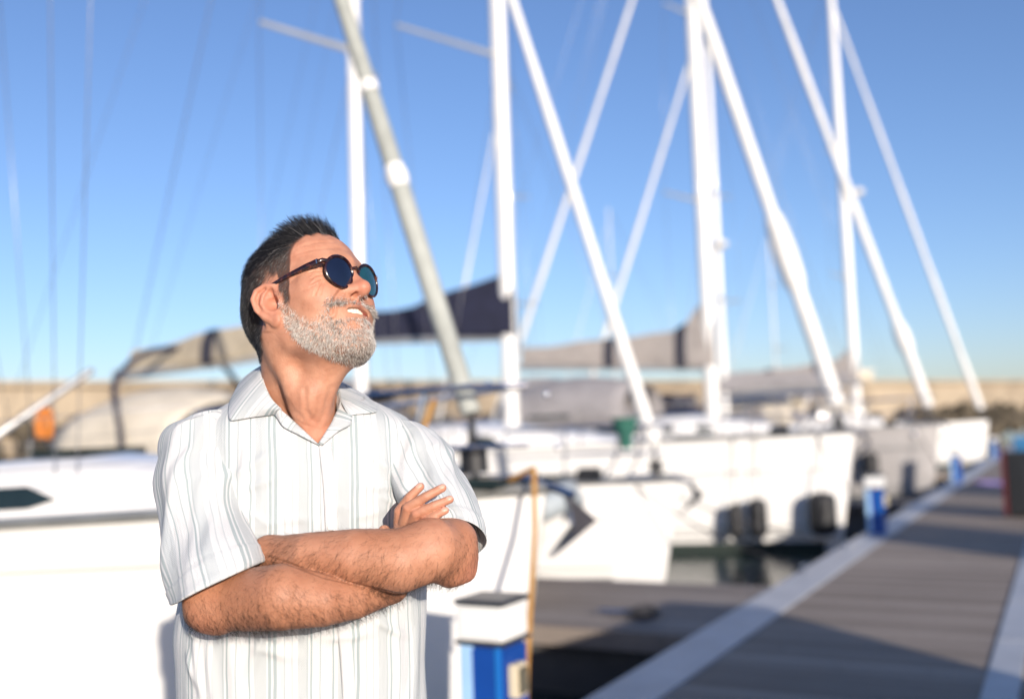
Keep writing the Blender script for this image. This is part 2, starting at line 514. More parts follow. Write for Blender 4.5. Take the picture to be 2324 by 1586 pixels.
    def on_stay(t): return tuple(tack[q] + (top[q] - tack[q]) * t for q in range(3))
    pts, rad = [], []
    for k in range(15):
        t = k / 14; pts.append(on_stay(t)); rad.append(jib_r * (1.0 - .55 * t) * (1 + .10 * math.sin(k * 2.1)))
    jo = MB().tube(pts, rad, 12).build('furled_headsail', jib, root)
    MB().tube([(tackx - .02, 0, zd(0) + .02), tack], .018, 8).tube([(tackx - .015, 0, zd(0) + .10), (tackx - .005, 0, zd(0) + .24)], .075, 14).build('furling_drum', m_black, root)
    if clew:
        for t, ln, r in clew:
            a, b = Vector(on_stay(t)), Vector(on_stay(t + ln))
            MB().tube([a, a.lerp(b, .15), a.lerp(b, .5), a.lerp(b, .85), b], [jib_r * 1.02, r, r * 1.1, r * .95, jib_r * 1.02], 14).build('sail_tie', m_sail, jo)
    if detail:
        # pulpit, stanchions, guard wires
        pu = MB()
        topr = [(1.75, -hb(1.75) * .93, zd(1.75) + ph_), (1.0, -hb(1.0) * .95, zd(1) + ph_ + .02), (.34, -.20, zd(0) + ph_ + .01), (.10, 0, zd(0) + ph_ + .01), (.34, .20, zd(0) + ph_ + .01), (1.0, hb(1.0) * .95, zd(1) + ph_ + .02), (1.75, hb(1.75) * .93, zd(1.75) + ph_)]
        def rnd(P_, n=4):
            P_ = np.array(P_, float); t = np.linspace(0, 1, len(P_)); tt = np.linspace(0, 1, (len(P_) - 1) * n + 1)
            return [tuple(v) for v in np.stack([np.interp(tt, t, P_[:, q]) for q in range(3)], 1)]
        pu.tube(rnd(topr), .017, 8)
        pu.tube(rnd([(a, b, c - .31) for a, b, c in topr]), .011, 8)
        for s in (-1, 1):
            pu.tube([(1.75, s * hb(1.75) * .93, zd(1.75) + ph_), (1.80, s * hb(1.8) * .95, zd(1.8) - .02)], .0145, 8)
            pu.tube([(.55, s * hb(.55) * .9, zd(.5) + ph_ + .03), (.62, s * hb(.62) * .95, zd(.6) + .25), (.80, s * hb(.8) * .85, zd(.8) - .02)], .017, 8)
        pu.build('pulpit', m_steel, root)
        gw = MB()
        nst = max(3, int((L - 2.5) / 2.0))
        prev = [(1.75, s * hb(1.75) * .93, zd(1.75)) for s in (-1, 1)]
        for k in range(1, nst + 1):
            x = 1.75 + (L - 2.2) * k / nst
            for si, s in enumerate((-1, 1)):
                base_ = (x, s * hb(x) * .95, zd(x))
                MB().tube([(base_[0], base_[1], base_[2] - .02), (base_[0], base_[1], base_[2] + .60)], .0125, 8).ball((base_[0], base_[1], base_[2] + .605), .016, 10, 7).build('stanchion', m_steel, root)
                for dz in (.59, .30):
                    gw.tube([(prev[si][0], prev[si][1], prev[si][2] + dz), (base_[0], base_[1], base_[2] + dz)], .0035, 5)
                prev[si] = base_
        gw.build('guard_wires', m_wire, root)
    rg = MB()
    for s in (-1, 1):
        chain_ = (J + .35, s * hb(J + .35) * .93, zd(J + .35))
        my = [t for ss_, t in tips if ss_ == s]
        path = [chain_] + my + [(J + rake, 0, mz + mast_h * .97)]
        for a, b in zip(path[:-1], path[1:]): rg.tube([a, b], .0055, 5)
        if my: rg.tube([(chain_[0] + .1, chain_[1] * .97, chain_[2]), (J, 0, mz + spreaders[0][0] - .1)], .005, 5)
        rg.tube([(L - .3, s * hb(L) * .8, zd(L)), (J + rake + .05, 0, mz + mast_h)], .005, 5)
    rg.tube([(J + boom_l * .95, 0, bz + droop + .05), (J + rake + .1, 0, mz + mast_h * .99)], .004, 5)
    rg.tube([(J - .15, .03, mz + .2), (J - .12 + rake, .02, mz + mast_h * .9)], .006, 5)
    rg.build('rigging', m_wire, root)
    # sprayhood over the companionway
    if hood:
        hd = []
        w0 = min(hb(x1) * .62, B * .34)
        for k in range(7):
            t = k / 6; x = x1 - 1.15 + 1.45 * t; hgt = .78 * math.sin(min(1, .08 + t * .95) * math.pi / 2) ** .8
            hd.append([(x, w0 * math.cos(a) * (1.0), zd(x) + hh * .55 + hgt * max(0, math.sin(a)) ** .7) for a in [math.pi * q / 12 for q in range(13)]])
        o = MB().loft(hd, closed=False, cap=False).build('sprayhood', hood, root)
        md = o.modifiers.new('thickness', 'SOLIDIFY'); md.thickness = .012
    if tent:
        ta, tb, th_, tw, tm_ = tent
        tr_ = []
        for k in range(9):
            t = k / 8; x = ta + (tb - ta) * t; hgt = th_ * (.62 + .38 * math.sin(math.pi * (.18 + .64 * t)))
            tr_.append([(x, tw * math.cos(a), zd(x) + .35 + (hgt - .35) * max(0, math.sin(a)) ** .6) for a in [math.pi * q / 14 for q in range(15)]])
        o = MB().loft(tr_, closed=False, cap=False).build('cockpit_tent', tm_, root)
        md = o.modifiers.new('thickness', 'SOLIDIFY'); md.thickness = .012
        for s in (-1, 1):
            m = MB()
            m.box((ta + .25, s * (tw * .93) - .03, zd(ta) + .55), (tb - .3, s * (tw * .93) + .03, zd(ta) + .62)).build('tent_rail', m_steel, o)
    if hatches:
        for k, x in enumerate((x0 - .75, x0 + (x1 - x0) * .30, x0 + (x1 - x0) * .72)):
            zz = zd(x) + (.05 if k == 0 else hh * 1.08)
            MB().box((x - .26, -.27, zz), (x + .26, .27, zz + .05), .015).build('deck_hatch', m_glass, root)
        for s in (-1, 1):
            for x in (x1 + .4, x1 + 1.4):
                MB().tube([(x, s * hb(x) * .74, zd(x)), (x, s * hb(x) * .74, zd(x) + .10), (x, s * hb(x) * .74, zd(x) + .22)], [.10, .075, .085], 12).build('winch', m_steel, root)
        cm = MB()
        for s in (-1, 1):
            cm.box((x1 - .1, s * hb(x1) * .58 - .12, zd(x1) - .02), (L - .9, s * hb(x1) * .58 + .12, zd(x1) + .26), .04)
        cm.build('cockpit_coaming', m_white, root)
        MB().tube([(L - 1.7, .45 * math.cos(a), zd(L) + .62 + .45 * math.sin(a)) for a in [2 * math.pi * k / 24 for k in range(25)]], .014, 6).box((L - 1.78, -.10, zd(L) - .1), (L - 1.62, .10, zd(L) + .65), .02).build('steering_wheel', m_steel, root)
        ln = MB()
        for k in range(3):
            yv = (-.18, .02, .20)[k]
            ln.tube([(J - .1, yv * .5, mz - hh * .5 + .04), (J + .5, yv, zd(J) + hh * 1.13 + .02), (x1 - .2, yv * 2.2, zd(x1) + hh * 1.10 + .02)], .010, 5)
        ln.build('halyard_tails', m_blue, root)
    if bimini:
        xb0, xb1, hz, bm_ = bimini
        br = [[(xb0 + (xb1 - xb0) * t, B * .36 * math.cos(a) if False else B * .36 * u, zs + hz + .16 * (1 - u * u) + .10 * math.sin(t * math.pi)) for u in (-1, -.8, -.4, 0, .4, .8, 1)] for t in (0, .2, .5, .8, 1)]
        o = MB().loft(br, closed=False, cap=False).build('bimini', bm_, root)
        md = o.modifiers.new('thickness', 'SOLIDIFY'); md.thickness = .02
        fr_ = MB()
        for s in (-1, 1):
            fr_.tube([(xb0, s * B * .36, zs + hz), ((xb0 + xb1) / 2, s * B * .40, zs)], .014, 8).tube([(xb1, s * B * .36, zs + hz), ((xb0 + xb1) / 2, s * B * .40, zs)], .014, 8)
        fr_.build('bimini_frame', m_steel, root)
    if arch:
        zz = zs + 2.02
        ap = [(L - 3.7 + .38 * min(1, 2.2 * math.sin(a)), -B * .38 * math.cos(a) * (1.0 if math.sin(a) < .3 else 1.0), zs + (zz - zs) * math.sin(a) ** .42) for a in [.0001 + (math.pi - .0002) * k / 24 for k in range(25)]]
        MB().tube(ap, .042, 10).build('stern_arch', m_navy, root)
    root['_'] = 0
    del root['_']
    return root, dict(zd=zd, hb=hb, mz=mz, J=J, z0=z0)

bA, iA = sailboat('large white yacht with grey-green furled headsail, moored right behind the man', SP(4.64, 2.38), 13.2, 3.7, 1.09, .74, J=5.62, tackx=.43, ph_=.545, win_at=((1.62, 2.28), (2.93, 4.3), (5.0, 6.4)), ramp=4.6, wide=.70, rail_h=.034, strake=.84, mast_r=.12, mast_h=17.5, boom_z=2.6, boom_l=5.4,
         cover=m_greyc, jib=m_sailg, jib_r=.056, roof=(1.15, 8.6, .36), n_win=2, spreaders=((5.2, 1.2), (10.2, 1.0)), hood=m_greyc, clew=((.082, .008, .062), (.119, .004, .054)), rot=math.radians(2))
bB, iB = sailboat('white yacht with tan boom cover and cream sprayhood, second along the pier', SP(10.55, 3.75), 11.0, 3.5, .80, .80, J=4.35, mast_r=.092, mast_h=14.8, boom_z=2.66, droop=-.16, boom_l=4.6,
         tackx=.28, cover=m_tan, cover_h=.60, peak=(.45, .16), tent=(6.5, 8.9, 1.45, 1.28, m_creamc), straps=(.30, .62), jib=m_sail, jib_r=.072, roof=(2.4, 6.6, .45), n_win=2, spreaders=((5.45, 1.25), (9.6, .95)), hood=m_creamc, arch=True)
bC, iC = sailboat('big white yacht with navy boom cover and black fenders along its hull', SP(15.3, 2.72), 14.5, 4.3, 1.22, 1.05, J=5.75, mast_r=.145, mast_h=22.0, boom_z=3.10, droop=.30, boom_l=5.8,
         cover=m_navy, cover_h=.68, peak=(.40, .34), tent=(9.0, 11.4, 1.6, 1.5, m_greyc), jib=m_sail, jib_r=.115, roof=(3.2, 9.2, .45), spreaders=((6.65, 2.0), (11.8, 1.3)), clew=((.086, .060, .165),))
bD, iD = sailboat('pale grey yacht with taupe boom cover beyond the big white yacht', SP(24.8, 2.5), 13.0, 4.0, 1.25, 1.10, hull=m_greyhull, J=5.35, mast_r=.17, mast_h=19.5, boom_z=2.90, droop=.36, boom_l=5.8,
         cover=m_taupe, cover_h=.96, peak=(.80, .11), tent=(7.2, 10.9, 1.75, 1.5, m_greyc), straps=(.16, .52), jib=m_sail, jib_r=.115, roof=(3.0, 8.4, .5), spreaders=((5.6, 1.3), (10.6, 1.0)), radar=(4.3, .17), clew=((.070, .040, .165),))
bE, iE = sailboat('distant white yacht at the pier end with long taupe boom cover', SP(41.5, 2.5), 12.0, 3.8, 1.25, 1.0, J=4.7, mast_r=.17, mast_h=18.0, boom_z=2.9, boom_l=5.6,
         cover=m_taupe, cover_h=.95, peak=(.5, .12), tent=(7.0, 10.2, 1.8, 1.4, m_creamc), straps=(.30, .66), jib=m_sail, jib_r=.12, roof=(2.6, 7.6, .5), spreaders=((5.6, 1.2), (10.6, 1.0)), radar=(8.9, .26), detail=False)
# yachts of the next pontoon, lying the other way round
def far_yacht(label, mx, my, L, J, mr, mh, cover, jib_r, **kw):
    a = RZ_P + math.pi
    d = Vector((math.cos(a), math.sin(a), 0))
    bow = Vector((mx, my, 0)) - d * J
    return sailboat(label, bow, L, 3.7, 1.2, 1.0, J=J, mast_r=mr, mast_h=mh, cover=cover, jib_r=jib_r, heading=a, detail=False, boom_z=2.6, boom_l=4.8, **kw)
far_yacht('far white yacht whose furled headsail leans left beside the twin masts', (1640 - 1162) / FPXB * 37, 37, 11.5, 6.3, .14, 16.6, m_greyc, .12, hood=m_greyc)
far_yacht('farthest white yacht with a tall headsail leaning left over the grey covers', (1612 - 1162) / FPXB * 40, 40, 18, 10.5, .16, 26, m_taupe, .14, hood=m_taupe)
far_yacht('small far yacht with a short white mast beside the navy cover', (1166 - 1162) / FPXB * 36, 36, 9.5, 3.6, .13, 13.6, m_greyc, .06, hood=m_greyc)

for lb, mx, my, hdm, cv_ in (('distant yacht with navy canvas between the white masts', 1395, 56, m_navy, m_navy), ('distant yacht with cream canvas in front of the harbour building', 1760, 62, m_creamc, m_taupe)):
    far_yacht(lb, (mx - 1162) / FPXB * my, my, 10.5, 4.2, .05, 12.5, cv_, .03, hood=hdm, tent=(6.6, 9.4, 1.6, 1.25, hdm))
# chrome balls added near the rails to give sun glints
def glint_ball(root, px, py, d, r):
    p = root.matrix_world.inverted() @ (CAM_M @ Vector(((px - 1162) / FPXB * d, (793 - py) / FPXB * d, -d)))
    MB().ball(p, r, 16, 11).build('added_glint_ball', m_chromeb, root)
bpy.context.view_layer.update()
m_chromeb = simple_mat('polished_glint_ball', (.85, .85, .86), .16, 1.0, .03, 20)
for a in ((bA, 1108, 872, 5.3, .018), (bA, 1240, 896, 5.2, .018), (bA, 1265, 1014, 5.2, .018), (bD, 2075, 985, 22.8, .07)):
    glint_ball(*a)

# ------------------------------------------------------------------ low lockers added out of view so their shade crosses the planks
m_lock, m_lockl = simple_mat('shade_locker_paint', (.42, .44, .45), .5, 0, .08, 3), simple_mat('shade_locker_lid_paint', (.55, .56, .56), .45, 0, .06, 3)
for s0, s1, lb in ((2.1, 4.75, 'long low grey locker added out of view to shade the pier nearest the man'), (10.16, 11.94, 'shorter grey locker added out of view to shade the pier before the dark cabinet'), (18.3, 19.7, 'short grey locker added out of view to shade the pier beyond the dark cabinet')):
    lk = empty('added_shade_locker', SP(s0, -1.2, 0), RZ_S); tag(lk, lb, 'locker', 'unseen grey lockers added to shade the pier')
    MB().box((0, 0, .05), (s1 - s0, .70, 1.02), .01).build('body', m_lock, lk)
    MB().box((-.02, -.02, 1.022), (s1 - s0 + .02, .72, 1.09), .012).build('lid', m_lockl, lk)
    for k in range(2):
        x = (s1 - s0) * (.25 + .5 * k)
        MB().tube([(x - .08, .715, .80), (x + .08, .715, .80)], .012, 8).build('handle', m_steel, lk)

def project(p):
    """picture position of a world point (used only to find which stretch of a hull a thing hangs on)"""
    q = CAM_M.inverted() @ Vector(p)
    return 1162 + FPXB * q.x / -q.z, 793 - FPXB * q.y / -q.z
def hull_point(root, info, px, side, zf):
    best = None
    for k in range(160):
        x = .4 + k * .05
        y = side * info['hb'](x); z = info['zd'](x) * zf
        wp = root.matrix_world @ Vector((x, y, z))
        e = abs(project(wp)[0] - px)
        if best is None or e < best[0]: best = (e, wp, x)
    return best[1], best[2]
bpy.context.view_layer.update()

# ---- service pedestals along the pier edge
def pblue(name, c, r=.3): return simple_mat(name, c, r, 0, .06, 3, 0, 40, None, .3)
m_pb1, m_pb2, m_pb3 = pblue('deep_blue_panel', (.008, .060, .30)), pblue('pale_blue_panel', (.36, .58, .84)), pblue('bright_blue_panel', (.015, .16, .50))
m_ph, m_pc = simple_mat('white_lamp_head', (.78, .78, .76), .35, 0, .03, 3), simple_mat('dark_cap', (.030, .034, .045), .35, 0, .15, 6)
m_sock, m_sockd = simple_mat('cream_socket_box', (.66, .58, .42), .5, 0, .06, 10), simple_mat('socket_lid', (.13, .12, .09), .3, 0, .15, 10)
m_chrome = simple_mat('tap_metal', (.7, .7, .7), .2, 1.0, .05, 20)
def pedestal(loc, rz):
    root = empty('service_pedestal', loc, rz)          # local -x faces along the pier towards the lens, -y faces the walkway
    root['category'] = 'pedestal'; root['group'] = 'blue service pedestals along the pier edge'
    w2 = .105
    MB().box((-w2, -w2, .0), (w2, w2, .548), .014).build('body', m_pb1, root)
    MB().box((-w2 - .003, w2 * .34, .02), (-w2 + .01, w2 - .008, .545), .004).build('pale_panel', m_pb2, root)
    MB().box((-w2 - .004, -w2 + .012, .02), (-w2 + .01, -w2 + .040, .545), .004).build('bright_strip', m_pb3, root)
    MB().box((-w2 - .010, -w2 - .010, .548), (w2 + .010, w2 + .010, .566), .003).build('collar', m_pc, root)
    MB().box((-w2 - .004, -w2 - .004, .566), (w2 + .004, w2 + .004, .705), .012).build('lamp_head', m_ph, root)
    MB().box((-w2 - .012, -w2 - .012, .705), (w2 + .012, w2 + .012, .728), .006).build('cap', m_pc, root)
    sb = MB().box((-.075, -w2 - .045, .345), (.020, -w2 + .002, .475), .008).build('socket_box', m_sock, root)
    MB().box((-.064, -w2 - .052, .357), (.010, -w2 - .040, .462), .006).build('lid', m_sockd, sb)
    MB().tube([(-w2 - .002, .0, .30), (-w2 - .018, .0, .30)], .016, 14).build('lock', m_chrome, root)
    tp = MB().tube([(.0, w2, .40), (.0, w2 + .035, .40), (.0, w2 + .045, .385)], .011, 8).build('tap', m_chrome, root)
    MB().tube([(-.02, w2 + .02, .418), (.02, w2 + .02, .418)], .006, 6).build('tap_handle', m_black, tp)
    return root
def children(o): return [c for c in scene.objects if c.parent == o]
def copy_tree(o, parent=None):
    c = o.copy(); COL.objects.link(c)
    if parent: c.parent = parent
    for ch in children(o): copy_tree(ch, c)
    return c
ped = pedestal(SP(3.60, 2.115, .006), RZ_S)
ped['label'] = 'blue and white service pedestal with dark cap close beside the man'
for s_, lb in ((13.05, 'second blue service pedestal, beside the bow of the big white yacht'), (23.6, 'third blue service pedestal, at the bow of the pale grey yacht'), (37.0, 'farthest small blue service pedestal near the pier end')):
    c = copy_tree(ped); c.location = SP(s_, 2.115, .006); c['label'] = lb

# ---- dark cabinet with a red edge, blue dock box behind it
cb = empty('hose_cabinet', SP(15.35, .53, .0), RZ_S)
tag(cb, 'dark grey cabinet with a red edge standing on the pier', 'cabinet')
m_cab, m_red = simple_mat('dark_grey_paint', (.010, .011, .013), .5, 0, .15, 3), simple_mat('red_paint', (.10, .010, .010), .4, 0, .1, 4)
MB().box((0, -.62, .04), (.50, .22, .90), .012).build('body', m_cab, cb)
MB().box((-.012, .225, .04), (.50, .275, .92), .006).build('red_edge', m_red, cb)
MB().box((-.012, -.50, .12), (-.002, .10, .82), .003).build('door', m_cab, cb)
MB().box((-.018, -.28, .42), (-.013, -.08, .54), .001).build('label_plate', simple_mat('pale_plate', (.30, .34, .46), .4), cb)
db = empty('dock_box', SP(19.4, .35, .0), RZ_S)
tag(db, 'blue dock box behind the dark cabinet on the pier', 'dock box')
MB().box((0, -.75, .0), (.8, .45, .92), .03).build('box', pblue('mid_blue_plastic', (.035, .17, .36), .45), db)
MB().box((-.03, -.78, .922), (.83, .48, 1.02), .03).build('lid', pblue('blue_lid', (.05, .22, .44), .4), db)
MB().ball((.2, .1, 1.10), (.13, .13, .10)).build('bucket', simple_mat('white_plastic', (.7, .7, .68), .4), db)

# ---- fenders on the big white yacht and the pale grey one
def fender(root, info, px, r, h, zf, label, side=1, mat=m_black):
    p, x = hull_point(root, info, px, side, zf)
    nrm = root.matrix_world.to_3x3() @ Vector((-.15, side, 0)); nrm.normalize()
    c = p + nrm * (r * .92)
    o = empty('fender', c); tag(o, label, 'fender', 'fenders hung along the hulls')
    rings = []
    for t in [k / 14 for k in range(15)]:
        a = math.pi * t
        rr_ = r * min(1, 1.15 * math.sin(a) ** .45) if 0 < t < 1 else r * .12
        rings.append([(rr_ * math.cos(q), rr_ * math.sin(q), h / 2 * -math.cos(a) * (1.0)) for q in [2 * math.pi * j / 16 for j in range(16)]])
    MB().loft(rings).build('cushion', mat, o)
    MB().tube([(0, 0, h / 2 - .01), (-nrm.x * r * .4, -nrm.y * r * .4, h / 2 + .35), (-nrm.x * r * .8, -nrm.y * r * .8, info['zd'](x) + WATER - c.z + .05)], .008, 6).build('lanyard', m_black, o)
    return o
fender(bC, iC, 1674, .11, .50, .30, 'slim black fender, leftmost of three on the big white yacht')
fender(bC, iC, 1723, .135, .56, .32, 'black fender in the middle of three on the big white yacht')
fender(bC, iC, 1868, .20, .62, .34, 'fat round black fender near the bow of the big white yacht')
fender(bD, iD, 1975, .17, .62, .50, 'black fender on the pale grey yacht')

# ---- ropes
def rope(label, pts, r, mat, name='mooring_rope', group=None, sag=0.0):
    P_ = [Vector(p) for p in pts]
    out = []
    for a, b in zip(P_[:-1], P_[1:]):
        for k in range(10):
            t = k / 10; q = a.lerp(b, t); q.z -= sag * 4 * t * (1 - t); out.append(q)
    out.append(P_[-1])
    base_ = out[0]
    o = MB().tube([q - base_ for q in out], r, 8).build(name, mat)
    o.location = base_
    return tag(o, label, 'rope', group)
def rope_mat(name, a, b):
    t = NT(name)
    t.l(t.ramp(t.noise(60, 3), [(.35, a), (.65, b)]), t.b.inputs['Base Color']); t.set(Roughness=.8)
    return t.m
m_orange, m_rdark, m_rpale = rope_mat('ochre_rope', (.34, .16, .03), (.50, .27, .07)), rope_mat('dark_rope', (.02, .02, .025), (.05, .05, .055)), rope_mat('pale_rope', (.45, .43, .38), (.62, .60, .54))
def view_point(px, py, d): return CAM_M @ Vector(((px - 1162) / FPXB * d, (793 - py) / FPXB * d, -d))
rope('ochre mooring rope hanging from the near bow down to the pier edge', [view_point(1150, 1092, 5.15), view_point(1212, 1062, 5.02), view_point(1214, 1200, 4.85), view_point(1206, 1330, 4.66), view_point(1196, 1500, 4.42), view_point(1191, 1640, 4.30)], .0135, m_orange)
rope('ochre rope lashed along the near bow rail', [bA.matrix_world @ Vector(v) for v in ((.75, .36, iA['zd'](.7) + .03), (.62, .30, iA['zd'](.6) + .22), (.50, .26, iA['zd'](.5) + .52))], .013, m_orange)
def cleat(loc, rz, label):
    o = MB().box((-.03, -.02, 0), (.03, .02, .045), .006).tube([(-.13, 0, .052), (-.06, 0, .048), (.06, 0, .048), (.13, 0, .052)], [.010, .014, .014, .010], 8).build('mooring_cleat', m_steel)
    o.location = loc; o.rotation_euler = (0, 0, rz)
    return tag(o, label, 'cleat', 'cleats on the pier')
cleat(SP(7.0, 3.05, -.003), RZ_P, 'small dark cleat with rope on the near finger pontoon')
cl = []
for k in range(60):
    a = k * .42; r = .09 + .045 * math.sin(k * .7)
    cl.append(SP(7.05, 2.85, .012 + .0009 * k) + Vector((r * math.cos(a), r * 1.3 * math.sin(a), 0)))
o = MB().tube([q - cl[0] for q in cl], .011, 6).build('rope_coil', m_rdark); o.location = cl[0]
tag(o, 'dark rope coiled on the near finger pontoon', 'rope')
for (root, info, s_, lb, sd) in ((bB, iB, 9.6, 'dark mooring line from the second bow to the pier', 1), (bB, iB, 11.6, 'dark mooring line on the far side of the second bow', -1), (bC, iC, 13.8, 'dark mooring line from the big white bow to the pier', 1), (bC, iC, 16.6, 'dark mooring line on the far side of the big white bow', -1), (bD, iD, 23.4, 'dark mooring line from the pale grey bow to the pier', 1)):
    rope(lb, [root.matrix_world @ Vector((.5, sd * .22, info['zd'](.5) + .02)), SP(s_, 2.24, .05)], .011, m_rdark, group='mooring lines', sag=.12)
    cleat(SP(s_, 2.24, .008), RZ_S, 'cleat holding the ' + lb.replace('dark ', '', 1).replace(' to the pier', ''))
hose = []
for k in range(70):
    a = k * .30; r = .26 + .05 * math.sin(k * .5)
    hose.append(SP(22.7, 1.45, .02 + .0006 * k) + Vector((r * math.cos(a), r * math.sin(a), 0)))
o = MB().tube([q - hose[0] for q in hose], .016, 6).build('water_hose', simple_mat('violet_hose', (.17, .13, .36), .5, 0, .15, 8)); o.location = hose[0]
tag(o, 'violet water hose coiled on the planks by the third pedestal', 'hose')

# ---- inflatable tender with a white hull, resting on the near finger pontoon
td = empty('inflatable_tender', SP(7.75, 3.62, -.004), RZ_P)
tag(td, 'grey inflatable tender with a white hull resting on the near finger pontoon', 'tender')
m_tube, m_tubed = simple_mat('grey_tube_fabric', (.36, .40, .42), .55, 0, .10, 6, .15, 60), simple_mat('dark_tube_fabric', (.060, .065, .085), .6, 0, .15, 6)
pth = []
for k in range(31):
    t = k / 30 * 2 - 1; a = abs(t)
    x = 2.35 * max(0, (a - .18) / .82) + .10 * (a / .18 if a < .18 else 1) + .16
    y = .58 * (1 - (1 - min(1, a / .55)) ** 1.8) * (1 if t > 0 else -1)
    pth.append((x, y, .62 + .24 * (1 - min(1, a / .6)) ** 1.5))
MB().tube(pth, [.08] + [.125] * 29 + [.08], 14).build('tube', m_tube, td)
MB().tube([(x, y * 1.0 + (.19 if y > 0 else -.19) * min(1, abs(y) / .3), z - .05) for x, y, z in pth[3:-3]], [(.045, .02)] * 25, 8).build('rubbing_strip', m_tubed, td)
hr = []
for k in range(9):
    t = k / 8; x = .20 + 2.2 * t; b = .50 * (1 - (1 - t) ** 2.2) + .03; kl = .52 * (1 - t) ** 2.5
    hr.append([(x, -b, .60 + .2 * (1 - t) ** 2), (x, -b * .8, .25 + kl * .8), (x, 0, .02 + kl), (x, b * .8, .25 + kl * .8), (x, b, .60 + .2 * (1 - t) ** 2)])
hm = MB().loft(hr, closed=False, cap=False); hm.add(hr[-1], [tuple(range(5))]); hm.build('hull', m_white, td)
MB().box((1.5, -.45, .52), (1.75, .45, .58), .01).build('thwart', m_white2, td)
MB().box((.9, -.30, .0), (1.1, .30, .20), .01).box((2.0, -.30, .0), (2.2, .30, .10), .01).build('chock', m_tubed, td)

# ---- green canvas scoop on the second yacht's rail, orange lifebuoy on its stern
p_ = view_point(1421, 1018, 10.7)
gs = empty('canvas_bucket', p_)
tag(gs, 'green tapered canvas bucket on the rail of the second yacht', 'bucket')
m_green = simple_mat('green_canvas', (.025, .125, .095), .8, 0, .2, 8, .3, 60)
MB().tube([(0, 0, 0), (0, 0, .13), (0, 0, .24), (0, 0, .32)], [.060, .075, .125, .14], 16).build('body', m_green, gs)
MB().tube([(.143 * math.cos(a), .143 * math.sin(a), .32) for a in [2 * math.pi * k / 16 for k in range(17)]], .014, 6).build('rim', m_green, gs)
pl_ = bB.matrix_world @ Vector((9.55, .9, iB['zd'](9.5) + .62))
lb_ = empty('lifebuoy', pl_)
tag(lb_, 'orange horseshoe lifebuoy on the stern rail of the second yacht', 'lifebuoy')
m_lb = simple_mat('orange_foam', (.62, .20, .025), .6, 0, .1, 8)
MB().tube([(.085 * math.sin(a), .02, .34 - .22 * math.cos(a)) for a in [.55 + (2 * math.pi - 1.1) * k / 22 for k in range(23)]], [(.085, .06)] * 23, 10).build('ring', m_lb, lb_)
MB().tube([(.02, .12, -.35), (.02, .12, .75)], .016, 8).build('holder', m_steel, lb_)

# ---- a bright alloy pole rising over the near foredeck
q0 = np.array((CAM_M @ Vector(((-40 - 1162) / FPXB * 6.6, (793 - 1010) / FPXB * 6.6, -6.6))))
q1 = np.array((CAM_M @ Vector(((212 - 1162) / FPXB * 7.0, (793 - 838) / FPXB * 7.0, -7.0))))
inv = bA.matrix_world.inverted()
MB().tube([inv @ Vector(q0), inv @ Vector(q0 + (q1 - q0) * .96), inv @ Vector(q1)], [.026, .026, .018], 12).build('whisker_pole', m_alu, bA)
st_ = MB()
for px_, dx, zt in ((128, 0, 12.0), (165, .0, 9.0)):
    pt, xl_ = hull_point(bA, iA, px_, .55, 1.0)
    b_ = inv @ pt
    st_.tube([(b_.x, b_.y, b_.z + .05), (b_.x + (.9 if zt > 11 else .25), b_.y * .15, iA['mz'] + zt)], .004, 5)
st_.build('inner_stays', m_wire, bA)

# ------------------------------------------------------------------ the man
# He is laid out in the camera's own axes (metres, x right, y up, z towards the lens) at his true distance, then turned into the world.
FPX = 2324 * 35.0 / 36.0
def W(px, py, d):
    return np.array([(px - 1162) / FPX * d, (793 - py) / FPX * d, -d])
CM = np.array(CAM_M)
def to_world(P):
    P = np.asarray(P, float)
    return P @ CM[:3, :3].T + CM[:3, 3]
def to_px(P):
    P = np.asarray(P); d = -P[..., 2]
    return 1162 + FPX * P[..., 0] / d, 793 - FPX * P[..., 1] / d

HR = np.array([[0.8141, 0.5264, -0.2454], [0.3724, -0.1488, 0.9161], [0.4457, -0.8371, -0.3172]])
HC = np.array([-0.3398, 0.0630, -1.65])
HS = 1.043
def H(p): return HC + HS * (np.asarray(p, float) @ HR.T)
def Hinv(P): return ((np.asarray(P, float) - HC) @ HR) / HS

def axis_pts(*segs):
    out = [segs[0][0]]
    for a, b, h in segs:
        n = max(1, int(round(abs(b - a) / h)))
        out += list(a + (b - a) * np.arange(1, n + 1) / n)
    return np.array(out, dtype=np.float32)

